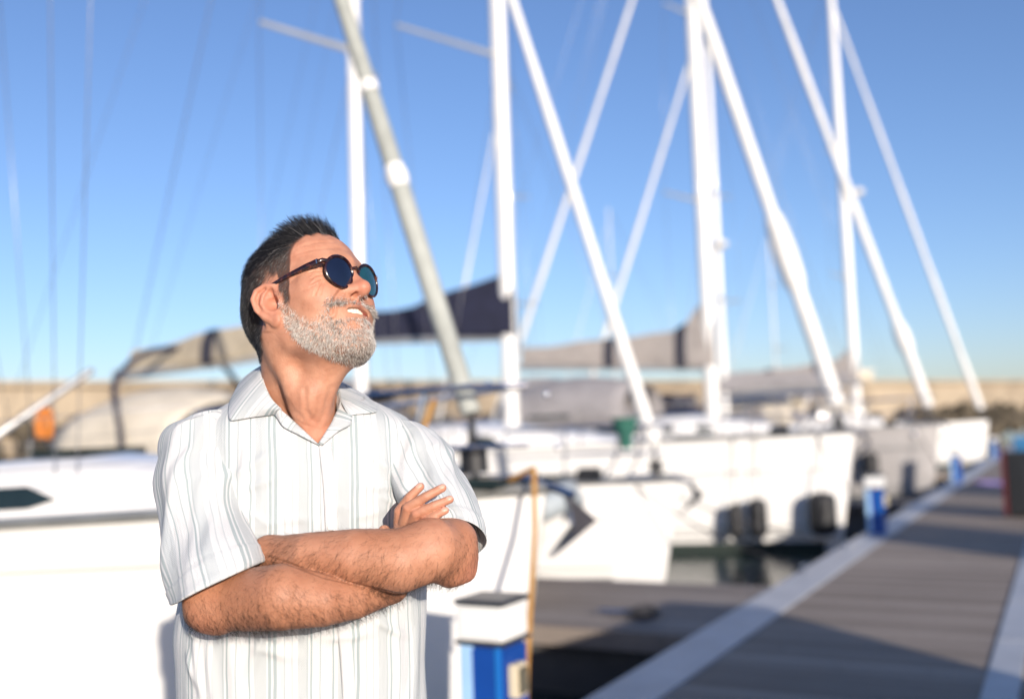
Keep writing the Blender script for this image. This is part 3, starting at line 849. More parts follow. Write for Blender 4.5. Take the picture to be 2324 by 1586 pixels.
class Field:
    def __init__(s, xs, ys, zs):
        s.ax = (xs, ys, zs)
        s.v = np.full((len(xs), len(ys), len(zs)), 0.04, np.float32)
    def box(s, lo, hi):
        sl = []
        for a, l, h in zip(s.ax, lo, hi):
            i = np.searchsorted(a, l); j = np.searchsorted(a, h)
            sl.append(slice(max(0, i - 1), min(len(a), j + 1)))
        g = [s.ax[i][sl[i]] for i in range(3)]
        return tuple(sl), g
    def op(s, lo, hi, fn, k, sub=False):
        sl, g = s.box(lo, hi)
        X, Y, Z = g[0][:, None, None], g[1][None, :, None], g[2][None, None, :]
        a = s.v[sl]
        if a.size == 0: return
        b = fn(X, Y, Z).astype(np.float32)
        if sub:
            b = -b
            h = np.clip(0.5 - 0.5 * (b - a) / k, 0, 1) if k else (b > a)
            r = a * h + b * (1 - h) + k * h * (1 - h) if k else np.maximum(a, b)
            # smooth max(a, b)
            s.v[sl] = r
        else:
            if k:
                h = np.clip(0.5 + 0.5 * (b - a) / k, 0, 1)
                s.v[sl] = b * (1 - h) + a * h - k * h * (1 - h)
            else:
                s.v[sl] = np.minimum(a, b)
    def ell(s, c, r, k=0.02, R=None, sub=False):
        c = np.asarray(c, float); r = np.asarray(r, float); R = np.eye(3) if R is None else np.asarray(R)
        ext = np.sqrt(((R * r) ** 2).sum(1)) + k + 0.012
        def fn(X, Y, Z):
            x, y, z = X - c[0], Y - c[1], Z - c[2]
            u = [(x * R[0, i] + y * R[1, i] + z * R[2, i]) / r[i] for i in range(3)]
            k0 = np.sqrt(u[0] ** 2 + u[1] ** 2 + u[2] ** 2)
            k1 = np.sqrt((u[0] / r[0]) ** 2 + (u[1] / r[1]) ** 2 + (u[2] / r[2]) ** 2) + 1e-9
            return k0 * (k0 - 1) / k1
        s.op(c - ext, c + ext, fn, k, sub)
    def chain(s, pts, rad, k=0.02, sub=False):
        pts = [np.asarray(p, float) for p in pts]
        rad = list(rad) if hasattr(rad, '__len__') else [rad] * len(pts)
        m = max(rad) + k + 0.012
        lo = np.min(pts, 0) - m; hi = np.max(pts, 0) + m
        def fn(X, Y, Z):
            best = None
            if len(pts) == 1:
                p = pts[0]
                return np.sqrt((X - p[0]) ** 2 + (Y - p[1]) ** 2 + (Z - p[2]) ** 2) - rad[0]
            for i in range(len(pts) - 1):
                a, b = pts[i], pts[i + 1]; ab = b - a; L = (ab ** 2).sum() + 1e-12
                x, y, z = X - a[0], Y - a[1], Z - a[2]
                t = np.clip((x * ab[0] + y * ab[1] + z * ab[2]) / L, 0, 1)
                d = np.sqrt((x - t * ab[0]) ** 2 + (y - t * ab[1]) ** 2 + (z - t * ab[2]) ** 2) - (rad[i] + (rad[i + 1] - rad[i]) * t)
                best = d if best is None else np.minimum(best, d)
            return best
        s.op(lo, hi, fn, k, sub)
    def mesh(s):
        v = s.v; neg = v < 0
        nx, ny, nz = v.shape
        cnt = np.zeros((nx - 1, ny - 1, nz - 1), np.uint8)
        for i in (0, 1):
            for j in (0, 1):
                for k in (0, 1):
                    cnt += neg[i:nx - 1 + i, j:ny - 1 + j, k:nz - 1 + k]
        act = np.flatnonzero((cnt > 0) & (cnt < 8)); del cnt
        ci, cj, ck = np.unravel_index(act, (nx - 1, ny - 1, nz - 1))
        C = np.stack([ci, cj, ck], 1)
        corner = np.array([[i, j, k] for i in (0, 1) for j in (0, 1) for k in (0, 1)])
        vals = np.stack([v[ci + c[0], cj + c[1], ck + c[2]] for c in corner], 1)
        pos = np.stack([np.stack([s.ax[0][ci + c[0]], s.ax[1][cj + c[1]], s.ax[2][ck + c[2]]], 1) for c in corner], 1)
        acc = np.zeros((len(act), 3)); num = np.zeros(len(act))
        for a in range(8):
            for b in range(a + 1, 8):
                if np.abs(corner[a] - corner[b]).sum() != 1: continue
                m = (vals[:, a] < 0) != (vals[:, b] < 0)
                t = vals[m, a] / (vals[m, a] - vals[m, b])
                acc[m] += pos[m, a] + (pos[m, b] - pos[m, a]) * t[:, None]
                num[m] += 1
        V = acc / num[:, None]
        faces = []
        dims = (nx - 1, ny - 1, nz - 1)
        def find(i, j, k):
            key = np.ravel_multi_index((i, j, k), dims)
            return np.searchsorted(act, key)
        for axn in range(3):
            o = [slice(None)] * 3; o2 = [slice(None)] * 3
            for q in range(3):
                if q == axn: o[q] = slice(0, -1); o2[q] = slice(1, None)
                else: o[q] = slice(1, -1); o2[q] = slice(1, -1)
            A, B = neg[tuple(o)], neg[tuple(o2)]
            e = np.argwhere(A != B)
            if not len(e): continue
            flip = A[tuple(e.T)]
            for q in range(3):
                if q != axn: e[:, q] += 1
            u, w = [q for q in range(3) if q != axn]
            if axn == 1: u, w = w, u
            quad = []
            for du, dw in ((-1, -1), (0, -1), (0, 0), (-1, 0)):
                ee = e.copy(); ee[:, u] += du; ee[:, w] += dw
                quad.append(find(ee[:, 0], ee[:, 1], ee[:, 2]))
            q = np.stack(quad, 1)
            q[~flip] = q[~flip][:, ::-1]
            faces.append(q)
        return V, np.concatenate(faces)

fld = Field(axis_pts((-0.62, -0.03, 0.0019)),
            axis_pts((-0.86, -0.47, 0.006), (-0.47, -0.185, 0.0019), (-0.185, -0.06, 0.0025), (-0.06, 0.235, 0.0017)),
            axis_pts((-1.90, -1.80, 0.005), (-1.80, -1.34, 0.0019)))

# ---- head (head axes: x forward, y to his left, z up, origin between the ears)
def hE(c, r, k=0.02, sub=False, rot=None):
    R = HR if rot is None else HR @ rot
    fld.ell(H(c), np.asarray(r) * HS, k, R, sub)
def hC(pts, rad, k=0.02, sub=False):
    rr = [x * HS for x in rad] if hasattr(rad, '__len__') else rad * HS
    fld.chain([H(p) for p in pts], rr, k, sub)
def both(pts): return [[(x, s * y, z) for x, y, z in pts] for s in (-1, 1)]

hE((-.008, 0, .042), (.098, .0765, .083), 0)
hE((-.045, 0, .005), (.060, .062, .060), .03)
hE((.040, 0, .052), (.056, .063, .056), .03)
hE((.035, 0, -.020), (.057, .058, .070), .03)
for s in (-1, 1):
    hC([(.066, s * .052, .036), (.087, s * .030, .043), (.094, 0, .041)], [.010, .011, .010], .016)
    hE((.061, s * .043, -.004), (.024, .022, .024), .04)
    hE((.074, s * .034, -.019), (.017, .016, .017), .03)
    hC([(.050, s * .055, .003), (.012, s * .065, .004)], .012, .035)
    hC([(.004, s * .050, -.028), (.008, s * .051, -.064), (.045, s * .040, -.083), (.074, s * .016, -.089)], [.017, .019, .018, .017], .03)
for s in (-1, 1):
    hE((.042, s * .046, -.036), (.030, .018, .034), .035)
hE((.080, 0, -.087), (.022, .025, .020), .02)
hE((.076, 0, -.045), (.026, .034, .030), .02)
hE((.030, 0, -.071), (.050, .045, .028), .03)
for s in (-1, 1):
    hE((.106, s * .034, .020), (.020, .020, .017), .012, sub=True)
    hC([(.077, s * .033, .020)], .0125, .005)
    hC([(.0885, s * .020, .012), (.0885, s * .034, .007), (.080, s * .047, .011)], .0035, .006)      # lower lid pouch
# nose
hC([(.0915, 0, .032), (.102, 0, .013), (.1135, 0, -.007)], [.0080, .0092, .0106], .014)
hC([(.1176, 0, -.0112)], .0108, .008)
for s in (-1, 1):
    hC([(.1045, s * .0130, -.0115)], .0088, .008)
    hE((.0965, s * .0185, -.0100), (.0110, .0080, .0086), .004)
hC([(.1150, 0, -.0178), (.101, 0, -.0195)], .0052, .005)
for s in (-1, 1):
    hE((.1045, s * .0108, -.0212), (.0085, .0046, .0078), .0015, sub=True)
    hC([(.1010, s * .0258, -.001), (.0940, s * .0280, -.010)], .0015, .005, sub=True)                 # alar crease
       # smile fold
    for zz in (.066, .076, .086):
        hC([(.084 - (zz - .066) * .7, s * .034, zz + .002), (.0935 - (zz - .066) * .75, 0, zz)], .0008, .004, sub=True)
# mouth
up_lip = [(.0800, .0375, -.0440), (.0925, .0205, -.0350), (.0985, .0055, -.0310)]
lo_lip = [(.0800, .0370, -.0465), (.0895, .0205, -.0535), (.0955, 0, -.0560)]
for s in (-1, 1):
    hC([(x, s * y, z) for x, y, z in up_lip] + [(.0990, 0, -.0317)], [.0020, .0046, .0050, .0046], .006)
    hC([(x, s * y, z) for x, y, z in lo_lip], [.0020, .0054, .0064], .006)
for s in (-1, 1):
    hC([(.0830, s * .0368, -.0450), (.0960, s * .0190, -.0440), (.1020, 0, -.0430)], [.0008, .0042, .0053], .002, sub=True)
    hC([(.0800, s * .0220, -.0450), (.0920, s * .0130, -.0440), (.0950, 0, -.0430)], [.0044, .0052, .0058], .0015, sub=True)
# ears
def ear(p): return ((p[0] + .004) * .99 - .001, p[1], (p[2] - .002) * .99 - .002)
for s in (-1, 1):
    er = Matrix.Rotation(s * math.radians(-24), 3, 'Z')
    hE(ear((-.0065, s * .0805, .004)), (.0205, .0046, .0305), .004, rot=np.array(er))
    hel = [(0.0080, .076, .003), (0.0135, .078, .014), (0.0100, .0805, .025), (-0.0040, .085, .0305), (-0.0180, .0905, .026), (-0.0245, .0935, .014), (-0.0225, .0920, -.004), (-0.0140, .0870, -.018), (-0.0060, .0825, -.025)]
    hC([ear((x, s * y, z)) for x, y, z in hel], [.0030, .0036, .0040, .0042, .0044, .0044, .0042, .0040, .0038], .003)
    ant = [(0.0020, .083, .023), (-0.0085, .0875, .015), (-0.0130, .0890, .003), (-0.0090, .0860, -.011), (-0.0015, .0825, -.0165)]
    hC([ear((x, s * y, z)) for x, y, z in ant], [.0028, .0036, .0038, .0036, .0036], .003)
    hE(ear((0.0015, s * .0800, -.0265)), (.0095, .0050, .0115), .005)
    hC([ear((0.0115, s * .0775, .002)), ear((0.0120, s * .0790, -.006))], .0048, .006)
    hE(ear((0.0032, s * .0860, -.001)), (.0108, .0190, .0128), .002, sub=True)
    hE(ear((0.0030, s * .0875, .0150)), (.0062, .0100, .0070), .003, sub=True)
    hE(ear((0.0065, s * .0800, -.004)), (.0040, .0080, .0040), .002, sub=True)
    hC([ear((-0.0030, s * .0900, .024)), ear((-0.0155, s * .0955, .017)), ear((-0.0180, s * .0965, .004)), ear((-0.0150, s * .0930, -.008))], .0034, .0015, sub=True)

# ---- neck and trunk
fld.chain([H((-.018, -.040, -.040)), W(648, 900, 1.668), W(642, 975, 1.685)], [.024, .028, .036], .04)
neck_top = H((-.026, 0, -.040)); neck_bot = W(684, 990, 1.690)
fld.chain([neck_top, (neck_top + neck_bot) / 2 + np.array([0, 0, .002]), neck_bot], [.056, .059, .066], .03)
fld.chain([H((.035, 0, -.085)), W(712, 905, 1.606), W(716, 985, 1.634)], [.030, .030, .026], .03)
for s, tgt in ((-1, W(704, 985, 1.606)), (1, W(735, 985, 1.620))):
    mast = H((-.030, s * .054, -.040))
    mid = (mast + tgt) / 2 + np.array([0, 0, .016])
    fld.chain([mast, mid, tgt], [.010, .008, .007], .030)
fld.chain([W(706, 893, 1.590), W(711, 915, 1.594)], [.0105, .010], .024)
fld.chain([W(742, 880, 1.604), W(730, 945, 1.604)], [.005, .005], .016)
fld.chain([W(610, 985, 1.71), W(490, 1040, 1.67)], [.050, .045], .04)
fld.chain([W(775, 985, 1.75), W(905, 1045, 1.77)], [.050, .045], .04)
yaw = np.array(Matrix.Rotation(math.radians(14), 3, 'Y'))
fld.ell(W(690, 1140, 1.735), (.165, .18, .100), .04, yaw)
fld.ell(W(690, 1420, 1.71), (.165, .24, .105), .06, yaw)
fld.ell(W(692, 1790, 1.72), (.165, .14, .105), .06, yaw)
fld.chain([W(640, 1010, 1.634), W(706, 1003, 1.618)], [.009, .010], .03)
fld.chain([W(790, 1010, 1.650), W(732, 1003, 1.624)], [.009, .010], .03)
# ---- arms
RS, RE = W(462, 1045, 1.660), W(482, 1366, 1.475)
fld.chain([RS, (RS + RE) / 2, RE], [.050, .048, .041], .03)
fld.chain([W(488, 1372, 1.482), W(560, 1360, 1.462), W(640, 1354, 1.428), W(730, 1362, 1.440), W(805, 1359, 1.466), W(888, 1330, 1.525)], [.037, .045, .047, .0375, .029, .0245], .02)
fld.chain([W(449, 1392, 1.490), W(500, 1406, 1.478)], [.0185, .017], .016)
LS, LE = W(922, 1050, 1.755), W(1018, 1262, 1.530)
fld.chain([LS, (LS + LE) / 2, LE], [.050, .046, .041], .03)
fld.chain([W(1022, 1266, 1.525), W(962, 1254, 1.494), W(905, 1272, 1.478), W(805, 1264, 1.474), W(705, 1262, 1.490), W(612, 1258, 1.535)], [.036, .0460, .0475, .0415, .0355, .027], .0012)
fld.chain([W(985, 1242, 1.502), W(1022, 1240, 1.528)], [.044, .036], .012)
fld.chain([W(1057, 1298, 1.537), W(1020, 1304, 1.515)], [.0150, .018], .016)
fld.chain([W(1040, 1222, 1.540), W(1045, 1262, 1.540)], [.026, .022], .02)
# right hand: palm behind the left forearm, four fingers lying on the left sleeve
fld.chain([W(885, 1326, 1.522), W(905, 1258, 1.550), W(918, 1205, 1.548)], [.026, .024, .018], .012)
fld.chain([W(945, 1222, 1.554), W(905, 1268, 1.552)], [.014, .020], .010)
fld.chain([W(915, 1200, 1.556), W(958, 1190, 1.548)], [.009, .008], .006)
FING = [([(906, 1190, 1.550), (906, 1160, 1.540), (930, 1127, 1.534), (954, 1104, 1.536)], [.0098, .0085, .0077, .0068]),
        ([(916, 1194, 1.541), (925, 1152, 1.523), (966, 1127, 1.517), (1004, 1107, 1.524)], [.0098, .0086, .0078, .0069]),
        ([(930, 1197, 1.537), (944, 1166, 1.518), (983, 1148, 1.513), (1021, 1133, 1.520)], [.0094, .0082, .0074, .0066]),
        ([(950, 1205, 1.534), (964, 1182, 1.515), (988, 1169, 1.510), (1011, 1158, 1.513)], [.0086, .0075, .0067, .0060])]
for pts, rad in FING:
    fld.chain([W(*p) for p in pts], [r * .96 for r in rad], .0007)
    fld.chain([W(*pts[1])], rad[1] * .93, .0015)
fld.chain([W(893, 1300, 1.53), W(868, 1245, 1.560), W(872, 1205, 1.565)], [.016, .012, .010], .008)     # thumb, behind the forearm
# left hand tucked under the right upper arm
fld.chain([W(612, 1258, 1.535), W(575, 1275, 1.560), W(545, 1300, 1.572)], [.026, .026, .022], .015)
for i, (x, y) in enumerate(((500, 1330), (508, 1352), (512, 1375), (516, 1418))):
    a = W(548, 1290 + 12 * i, 1.570)
    fld.chain([a, (a + W(x, y, 1.555)) / 2 + np.array([0, 0, -.006]), W(x, y, 1.545)], [.0105, .0092, .0076], .003)
BV, BF = fld.mesh()
BVn = len(BV)
del fld

# light smoothing of the grid facets
def smooth_mesh(V, F, it=2, lam=0.5):
    n = len(V)
    e = np.concatenate([F[:, [0, 1]], F[:, [1, 2]], F[:, [2, 3]], F[:, [3, 0]]])
    deg = np.bincount(e.ravel(), minlength=n)[:, None]
    for _ in range(it):
        S = np.zeros_like(V)
        for c in range(3):
            S[:, c] = np.bincount(e[:, 0], V[e[:, 1], c], n) + np.bincount(e[:, 1], V[e[:, 0], c], n)
        V = V + lam * (S / np.maximum(deg, 1) - V)
    return V
def vnormals(V, F):
    n = np.cross(V[F[:, 2]] - V[F[:, 0]], V[F[:, 3]] - V[F[:, 1]])
    N = np.zeros_like(V)
    for c in range(3):
        for k in range(4): N[:, c] += np.bincount(F[:, k], n[:, c], len(V))
    return N / np.maximum(np.linalg.norm(N, axis=1, keepdims=True), 1e-12)
BV = smooth_mesh(BV, BF, 2, 0.45)
BN = vnormals(BV, BF)
BH = Hinv(BV)

# creases pressed into the skin along lines: crow's feet, cheek and neck creases, knuckle lines
def crease(line, width, depth, dmax=None):
    global BV
    px, py = to_px(BV)
    d = np.full(len(BV), 1e9)
    for (x0, y0), (x1, y1) in zip(line[:-1], line[1:]):
        L2 = (x1 - x0) ** 2 + (y1 - y0) ** 2
        t = np.clip(((px - x0) * (x1 - x0) + (py - y0) * (y1 - y0)) / L2, 0, 1)
        d = np.minimum(d, np.hypot(px - x0 - t * (x1 - x0), py - y0 - t * (y1 - y0)))
    m = (d < 3 * width) & ((BN * -BV).sum(1) > 0.15)
    if dmax is not None: m &= (-BV[:, 2] < dmax)
    q = d[m] / width
    BV[m] -= BN[m] * (depth * (np.exp(-q * q) - 0.35 * np.exp(-((q - 1.7) ** 2) * 2)))[:, None]
def crop_px(*pts):
    return [((540 + x / 3.448) / 1.0757, (480 + y / 3.448) / 1.0757) for x, y in pts]
for ln, w, dp in [(((850, 700), (815, 760), (785, 830)), 2.2, .0009), (((845, 655), (800, 660), (755, 690)), 1.8, .0009),
                  (((850, 685), (810, 700), (760, 735)), 1.8, .0008), (((840, 625), (790, 620), (740, 640)), 1.6, .0007),
                  (((800, 735), (740, 770), (690, 780)), 1.8, .0005), (((860, 720), (850, 770), (835, 820)), 2.0, .0006),
                  (((640, 480), (800, 440), (1000, 430)), 2.5, .0003), (((660, 420), (800, 385), (980, 380)), 2.5, .0003),
                  (((1005, 800), (965, 850), (930, 920), (925, 975)), 4.5, .0016), (((930, 560), (980, 560), (1040, 575)), 2.0, .0006)]:
    crease(crop_px(*ln), w * 1.15, dp * 1.9)
for ln, w, dp in [(((650, 905), (668, 935), (690, 950)), 5.0, .0006), (((692, 885), (694, 930), (706, 950)), 6.0, .0014),
                  (((724, 905), (722, 935), (712, 955)), 6.0, .0011), (((640, 920), (664, 950), (700, 968)), 3.0, .0004),
                  (((752, 880), (738, 925), (726, 960)), 6.0, .0010),
                  (((600, 1260), (660, 1280), (735, 1309), (805, 1325), (870, 1340), (915, 1350)), 3.0, .0012)]:
    crease(ln, w, dp)
BN = vnormals(BV, BF)
BH = Hinv(BV)

# ---- skin colour carried by the vertices: redness, lips, nails, skin under the beard and hair
def seg_d(P, a, b):
    a, b = np.asarray(a), np.asarray(b); ab = b - a
    t = np.clip(((P - a) @ ab) / (ab @ ab), 0, 1)
    return np.linalg.norm(P - a - t[:, None] * ab, axis=1)
hx, hy, hz = BH.T
in_head = (np.abs(hy) < .11) & (hz > -.135) & (hx > -.13) & (hx < .15) & (BV[:, 1] > -.06)
hair_x = [-.13, -.070, -.058, -.045, -.032, -.022, -.012, .004, .016, .030, .034, .042, .040, .040, .048, .062, .074, .086, .13]
def hairline(x, z):
    """how far (metres) a scalp point lies inside the hair"""
    low = np.interp(x, [-.13, -.075, -.060, -.046, -.032, -.024, -.016, -.004, .006, .0195, .0235, .034, .040, .0435, .048, .057, .068, .078, .090, .13],
                       [-.060, -.058, -.062, -.058, -.040, -.015, .034, .040, .040, .036, -.006, -.018, -.008, .034, .062, .0815, .0945, .0945, .094, .10])
    return z - low
hl = hairline(hx, hz) + .003 * np.sin(hx * 300 + hy * 190) + .003 * np.sin(hy * 330 - hz * 260)
scalp = np.where(in_head & ~((np.abs(hy) > .0785) & (hx < .020) & (hx > -.045) & (hz < .036) & (hz > -.05)), np.clip((hl + .002) / .014, 0, 1), 0)
# beard
ay = np.abs(hy)
upper = np.interp(hx, [.0, .020, .030, .044, .058, .070, .080, .088, .094, .12], [-.03, .000, -.008, -.034, -.046, -.044, -.036, -.0265, -.0225, -.0215])
lower = np.interp(hx, [-.01, .016, .026, .042, .060, .076, .09, .11], [-.010, -.050, -.074, -.100, -.120, -.124, -.118, -.118])
bd = np.minimum(upper - hz, hz - lower)
bd = np.where(hx < .015, -1, bd)
lipd = np.minimum.reduce([seg_d(np.stack([hx, ay, hz], 1), a, b) for a, b in
                          (((.081, .036, -.044), (.0925, .0205, -.0350)), ((.0925, .0205, -.0350), (.099, 0, -.0315)),
                           ((.081, .036, -.0465), (.0895, .0205, -.0535)), ((.0895, .0205, -.0535), (.0955, 0, -.0560)))])
slot = np.minimum(seg_d(np.stack([hx, ay, hz], 1), (.0830, .0368, -.0450), (.0960, .0190, -.0440)), seg_d(np.stack([hx, ay, hz], 1), (.096, .0190, -.0440), (.102, 0, -.0430)))
lips = np.clip((.0078 - lipd) / .0025, 0, 1) * in_head
bare = np.maximum(np.clip((.0066 - lipd) / .0025, 0, 1), np.clip((.0135 - slot) / .003, 0, 1))
bare = np.maximum(bare, np.clip(1.35 - np.hypot((ay - .017) / .016, (hz + .0660) / .0085), 0, 1) * .92)      # thin patches beside the chin
beard = np.where(in_head, np.clip((bd + .001) / .011, 0, 1) * (1 - bare), 0)
dense = np.clip((upper - hz) / .030, 0, 1)
red = np.zeros(BVn)
for c, r, a in (((.116, 0, -.010), .022, .75), ((.072, .040, -.012), .028, .45), ((-.004, .085, .005), .040, .60), ((.05, .05, .075), .05, .25), ((.06, 0, .09), .05, .25)):
    red = np.maximum(red, a * np.exp(-((hx - c[0]) ** 2 + (ay - c[1]) ** 2 + (hz - c[2]) ** 2) / r ** 2))
red *= in_head
for p, r, a in ((W(1052, 1290, 1.530), .040, .75), (W(470, 1400, 1.475), .036, .65), (W(716, 985, 1.60), .05, .30)):
    red = np.maximum(red, a * np.exp(-((BV - p) ** 2).sum(1) / r ** 2))
for pts, rad in FING:
    red = np.maximum(red, .55 * np.exp(-((BV - W(*pts[3])) ** 2).sum(1) / .011 ** 2))
    red = np.maximum(red, .35 * np.exp(-((BV - W(*pts[1])) ** 2).sum(1) / .010 ** 2))
nail = np.zeros(BVn)
for pts, rad in FING:
    a, b = W(*pts[2]), W(*pts[3]); d = (b - a) / np.linalg.norm(b - a)
    up = np.array([-.25, .62, .74]); up -= d * (up @ d); up /= np.linalg.norm(up)
    c = b + up * rad[3] * .95 + d * .001
    q = BV - c
    side = np.cross(d, up)
    nd = np.sqrt((q @ d / .0062) ** 2 + (q @ side / .0048) ** 2 + (q @ up / .004) ** 2)
    nail = np.maximum(nail, np.clip((1.15 - nd) / .3, 0, 1))
forearm = np.minimum.reduce([seg_d(BV, W(*a), W(*b)) - r for a, b, r in
    (((488, 1372, 1.472), (640, 1348, 1.420), .05), ((640, 1348, 1.420), (885, 1326, 1.5), .047), ((1018, 1262, 1.525), (860, 1266, 1.48), .05), ((860, 1266, 1.48), (612, 1258, 1.535), .046))])
armh = np.clip(1 - forearm / .020, 0, 1) * (BV[:, 1] < -.20) * (BV[:, 2] > -1.555)
for pts, rad in FING:
    for a_, b_ in zip(pts[:-1], pts[1:]): armh[seg_d(BV, W(*a_), W(*b_)) < .016] = 0
for e_, r_ in ((W(1058, 1295, 1.53), .024), (W(470, 1400, 1.47), .024)):
    armh *= 1 - np.exp(-((BV - e_) ** 2).sum(1) / r_ ** 2)

sk = NT('skin')
n_a, n_b, n_c = sk.noise(55, 4), sk.noise(420, 3), sk.noise(16, 3)
base = sk.ramp(n_a, [(.30, (.395, .185, .108)), (.70, (.550, .288, .180))])
base = sk.mix(sk.math('MULTIPLY', n_c, .55), base, (.47, .205, .135))
base = sk.mix(sk.math('MULTIPLY', sk.attr('red').outputs['Fac'], .75), base, (.56, .185, .120))
base = sk.mix(sk.math('MULTIPLY', sk.attr('tan').outputs['Fac'], .62), base, (.36, .150, .078))
spk = sk.ramp(sk.noise(230, 2), [(.66, (0, 0, 0)), (.72, (1, 1, 1))])
base = sk.mix(sk.math('MULTIPLY', spk, .28), base, (.30, .12, .07))
base = sk.mix(sk.attr('lips').outputs['Fac'], base, (.40, .125, .105))
base = sk.mix(sk.attr('nail').outputs['Fac'], base, (.66, .36, .27))
base = sk.mix(sk.math('MULTIPLY', sk.attr('stubble').outputs['Fac'], .35), base, (.37, .25, .19))
base = sk.mix(sk.math('MULTIPLY', sk.attr('scalp').outputs['Fac'], .85), base, (.020, .017, .016))
sk.l(base, sk.b.inputs['Base Color'])
rg = sk.math('SUBTRACT', sk.math('ADD', .40, sk.math('MULTIPLY', n_a, .24)), sk.math('MULTIPLY', sk.attr('nail').outputs['Fac'], .22))
sk.l(rg, sk.b.inputs['Roughness'])
sk.b.inputs['Specular IOR Level'].default_value = .38
sk.b.inputs['Subsurface Weight'].default_value = .09
sk.b.inputs['Subsurface Radius'].default_value = (1.0, .35, .2)
sk.b.inputs['Subsurface Scale'].default_value = .004
sk.bump(sk.math('ADD', sk.math('MULTIPLY', n_b, .6), sk.math('MULTIPLY', sk.noise(170, 4), .7)), .45, .0018)

foot = to_world(W(690, 1500, 1.70)); foot[2] = 0.0
def put(P):           # camera axes -> person-local (origin between the feet)
    return to_world(P) - foot
person = quad_mesh('person', put(BV), BF, sk.m)
person.location = foot
tag(person, 'grey-bearded man in sunglasses and pale striped shirt, arms crossed, gazing up', 'person')
for nm, dat in (('red', red), ('lips', lips), ('nail', nail), ('stubble', beard), ('scalp', scalp), ('tan', armh)):
    vattr(person, nm, dat)

# ---- strands of hair as slim three-sided tubes
def frame(N):
    r = np.where(np.abs(N[:, [0]]) < .8, [[1., 0, 0]], [[0, 1., 0]])
    t = np.cross(N, r); t /= np.linalg.norm(t, axis=1, keepdims=True)
    return t, np.cross(N, t)
def strands(name, roots, dirs, bend, length, rad, mat, cols, seg=4, curl=0.0, taper=.3, nrm=None, lift=.3):
    """roots (n,3), dirs start direction, bend added along the length, all camera axes"""
    n = len(roots)
    if nrm is not None:      # lay the hair on the skin
        dirs = dirs - nrm * (dirs * nrm).sum(1, keepdims=True) + nrm * np.maximum((dirs * nrm).sum(1, keepdims=True), lift)
        bend = bend - nrm * np.minimum((bend * nrm).sum(1, keepdims=True), 0) * .8
    p = roots.copy(); d = dirs / np.linalg.norm(dirs, axis=1, keepdims=True)
    rings = [p.copy()]
    ph = rng.uniform(0, 6.28, n)
    t1, t2 = frame(d)
    for k in range(seg):
        dd = d + bend * ((k + 1) / seg) + curl * (np.cos(ph + 2.1 * k)[:, None] * t1 + np.sin(ph + 2.1 * k)[:, None] * t2)
        dd /= np.linalg.norm(dd, axis=1, keepdims=True)
        p = p + dd * (length / seg)[:, None]
        rings.append(p.copy())
    u, w = frame(d)
    V = np.zeros((n, seg + 1, 3, 3))
    for k in range(seg + 1):
        r = rad * (1 - (1 - taper) * k / seg)
        for j in range(3):
            a = 2 * math.pi * j / 3
            V[:, k, j] = rings[k] + (u * math.cos(a) + w * math.sin(a)) * r[:, None]
    idx = np.arange(n * (seg + 1) * 3).reshape(n, seg + 1, 3)
    F = []
    for k in range(seg):
        for j in range(3):
            F.append(np.stack([idx[:, k, j], idx[:, k, (j + 1) % 3], idx[:, k + 1, (j + 1) % 3], idx[:, k + 1, j]], 1))
    F = np.concatenate(F)
    o = quad_mesh(name, put(V.reshape(-1, 3)), F, mat, person)
    vattr(o, 'tone', np.repeat(cols, (seg + 1) * 3))
    return o
FC = BV[BF].mean(1); FN = BN[BF].mean(1); FN /= np.linalg.norm(FN, axis=1, keepdims=True)
FA = np.linalg.norm(np.cross(BV[BF[:, 2]] - BV[BF[:, 0]], BV[BF[:, 3]] - BV[BF[:, 1]]), axis=1) / 2
def scatter(weight, n):
    w = weight[BF].mean(1) * FA
    i = rng.choice(len(BF), n, p=w / w.sum())
    q = BV[BF[i]]
    a, b = rng.random((n, 1)), rng.random((n, 1))
    return i, (q[:, 0] * (1 - a) + q[:, 1] * a) * (1 - b) + (q[:, 3] * (1 - a) + q[:, 2] * a) * b
def hv(v): return np.asarray(v, float) @ HR.T           # a direction in head axes

def hair_mat(name, stops, rough=.38, spec=.5):
    t = NT(name)
    c = t.ramp(t.attr('tone').outputs['Fac'], stops)
    t.l(c, t.b.inputs['Base Color'])
    t.set(Roughness=rough); t.b.inputs['Specular IOR Level'].default_value = spec
    return t.m
m_hair = hair_mat('dark_hair', [(0, (.008, .008, .010)), (.6, (.020, .019, .021)), (.82, (.16, .155, .155)), (1, (.42, .40, .39))], .36, .45)
m_beard = hair_mat('grey_beard', [(0, (.06, .045, .038)), (.25, (.26, .21, .175)), (.5, (.72, .66, .60)), (1, (.95, .91, .86))], .45, .4)
m_body = hair_mat('body_hair', [(0, (.014, .009, .007)), (1, (.055, .032, .020))], .5, .3)

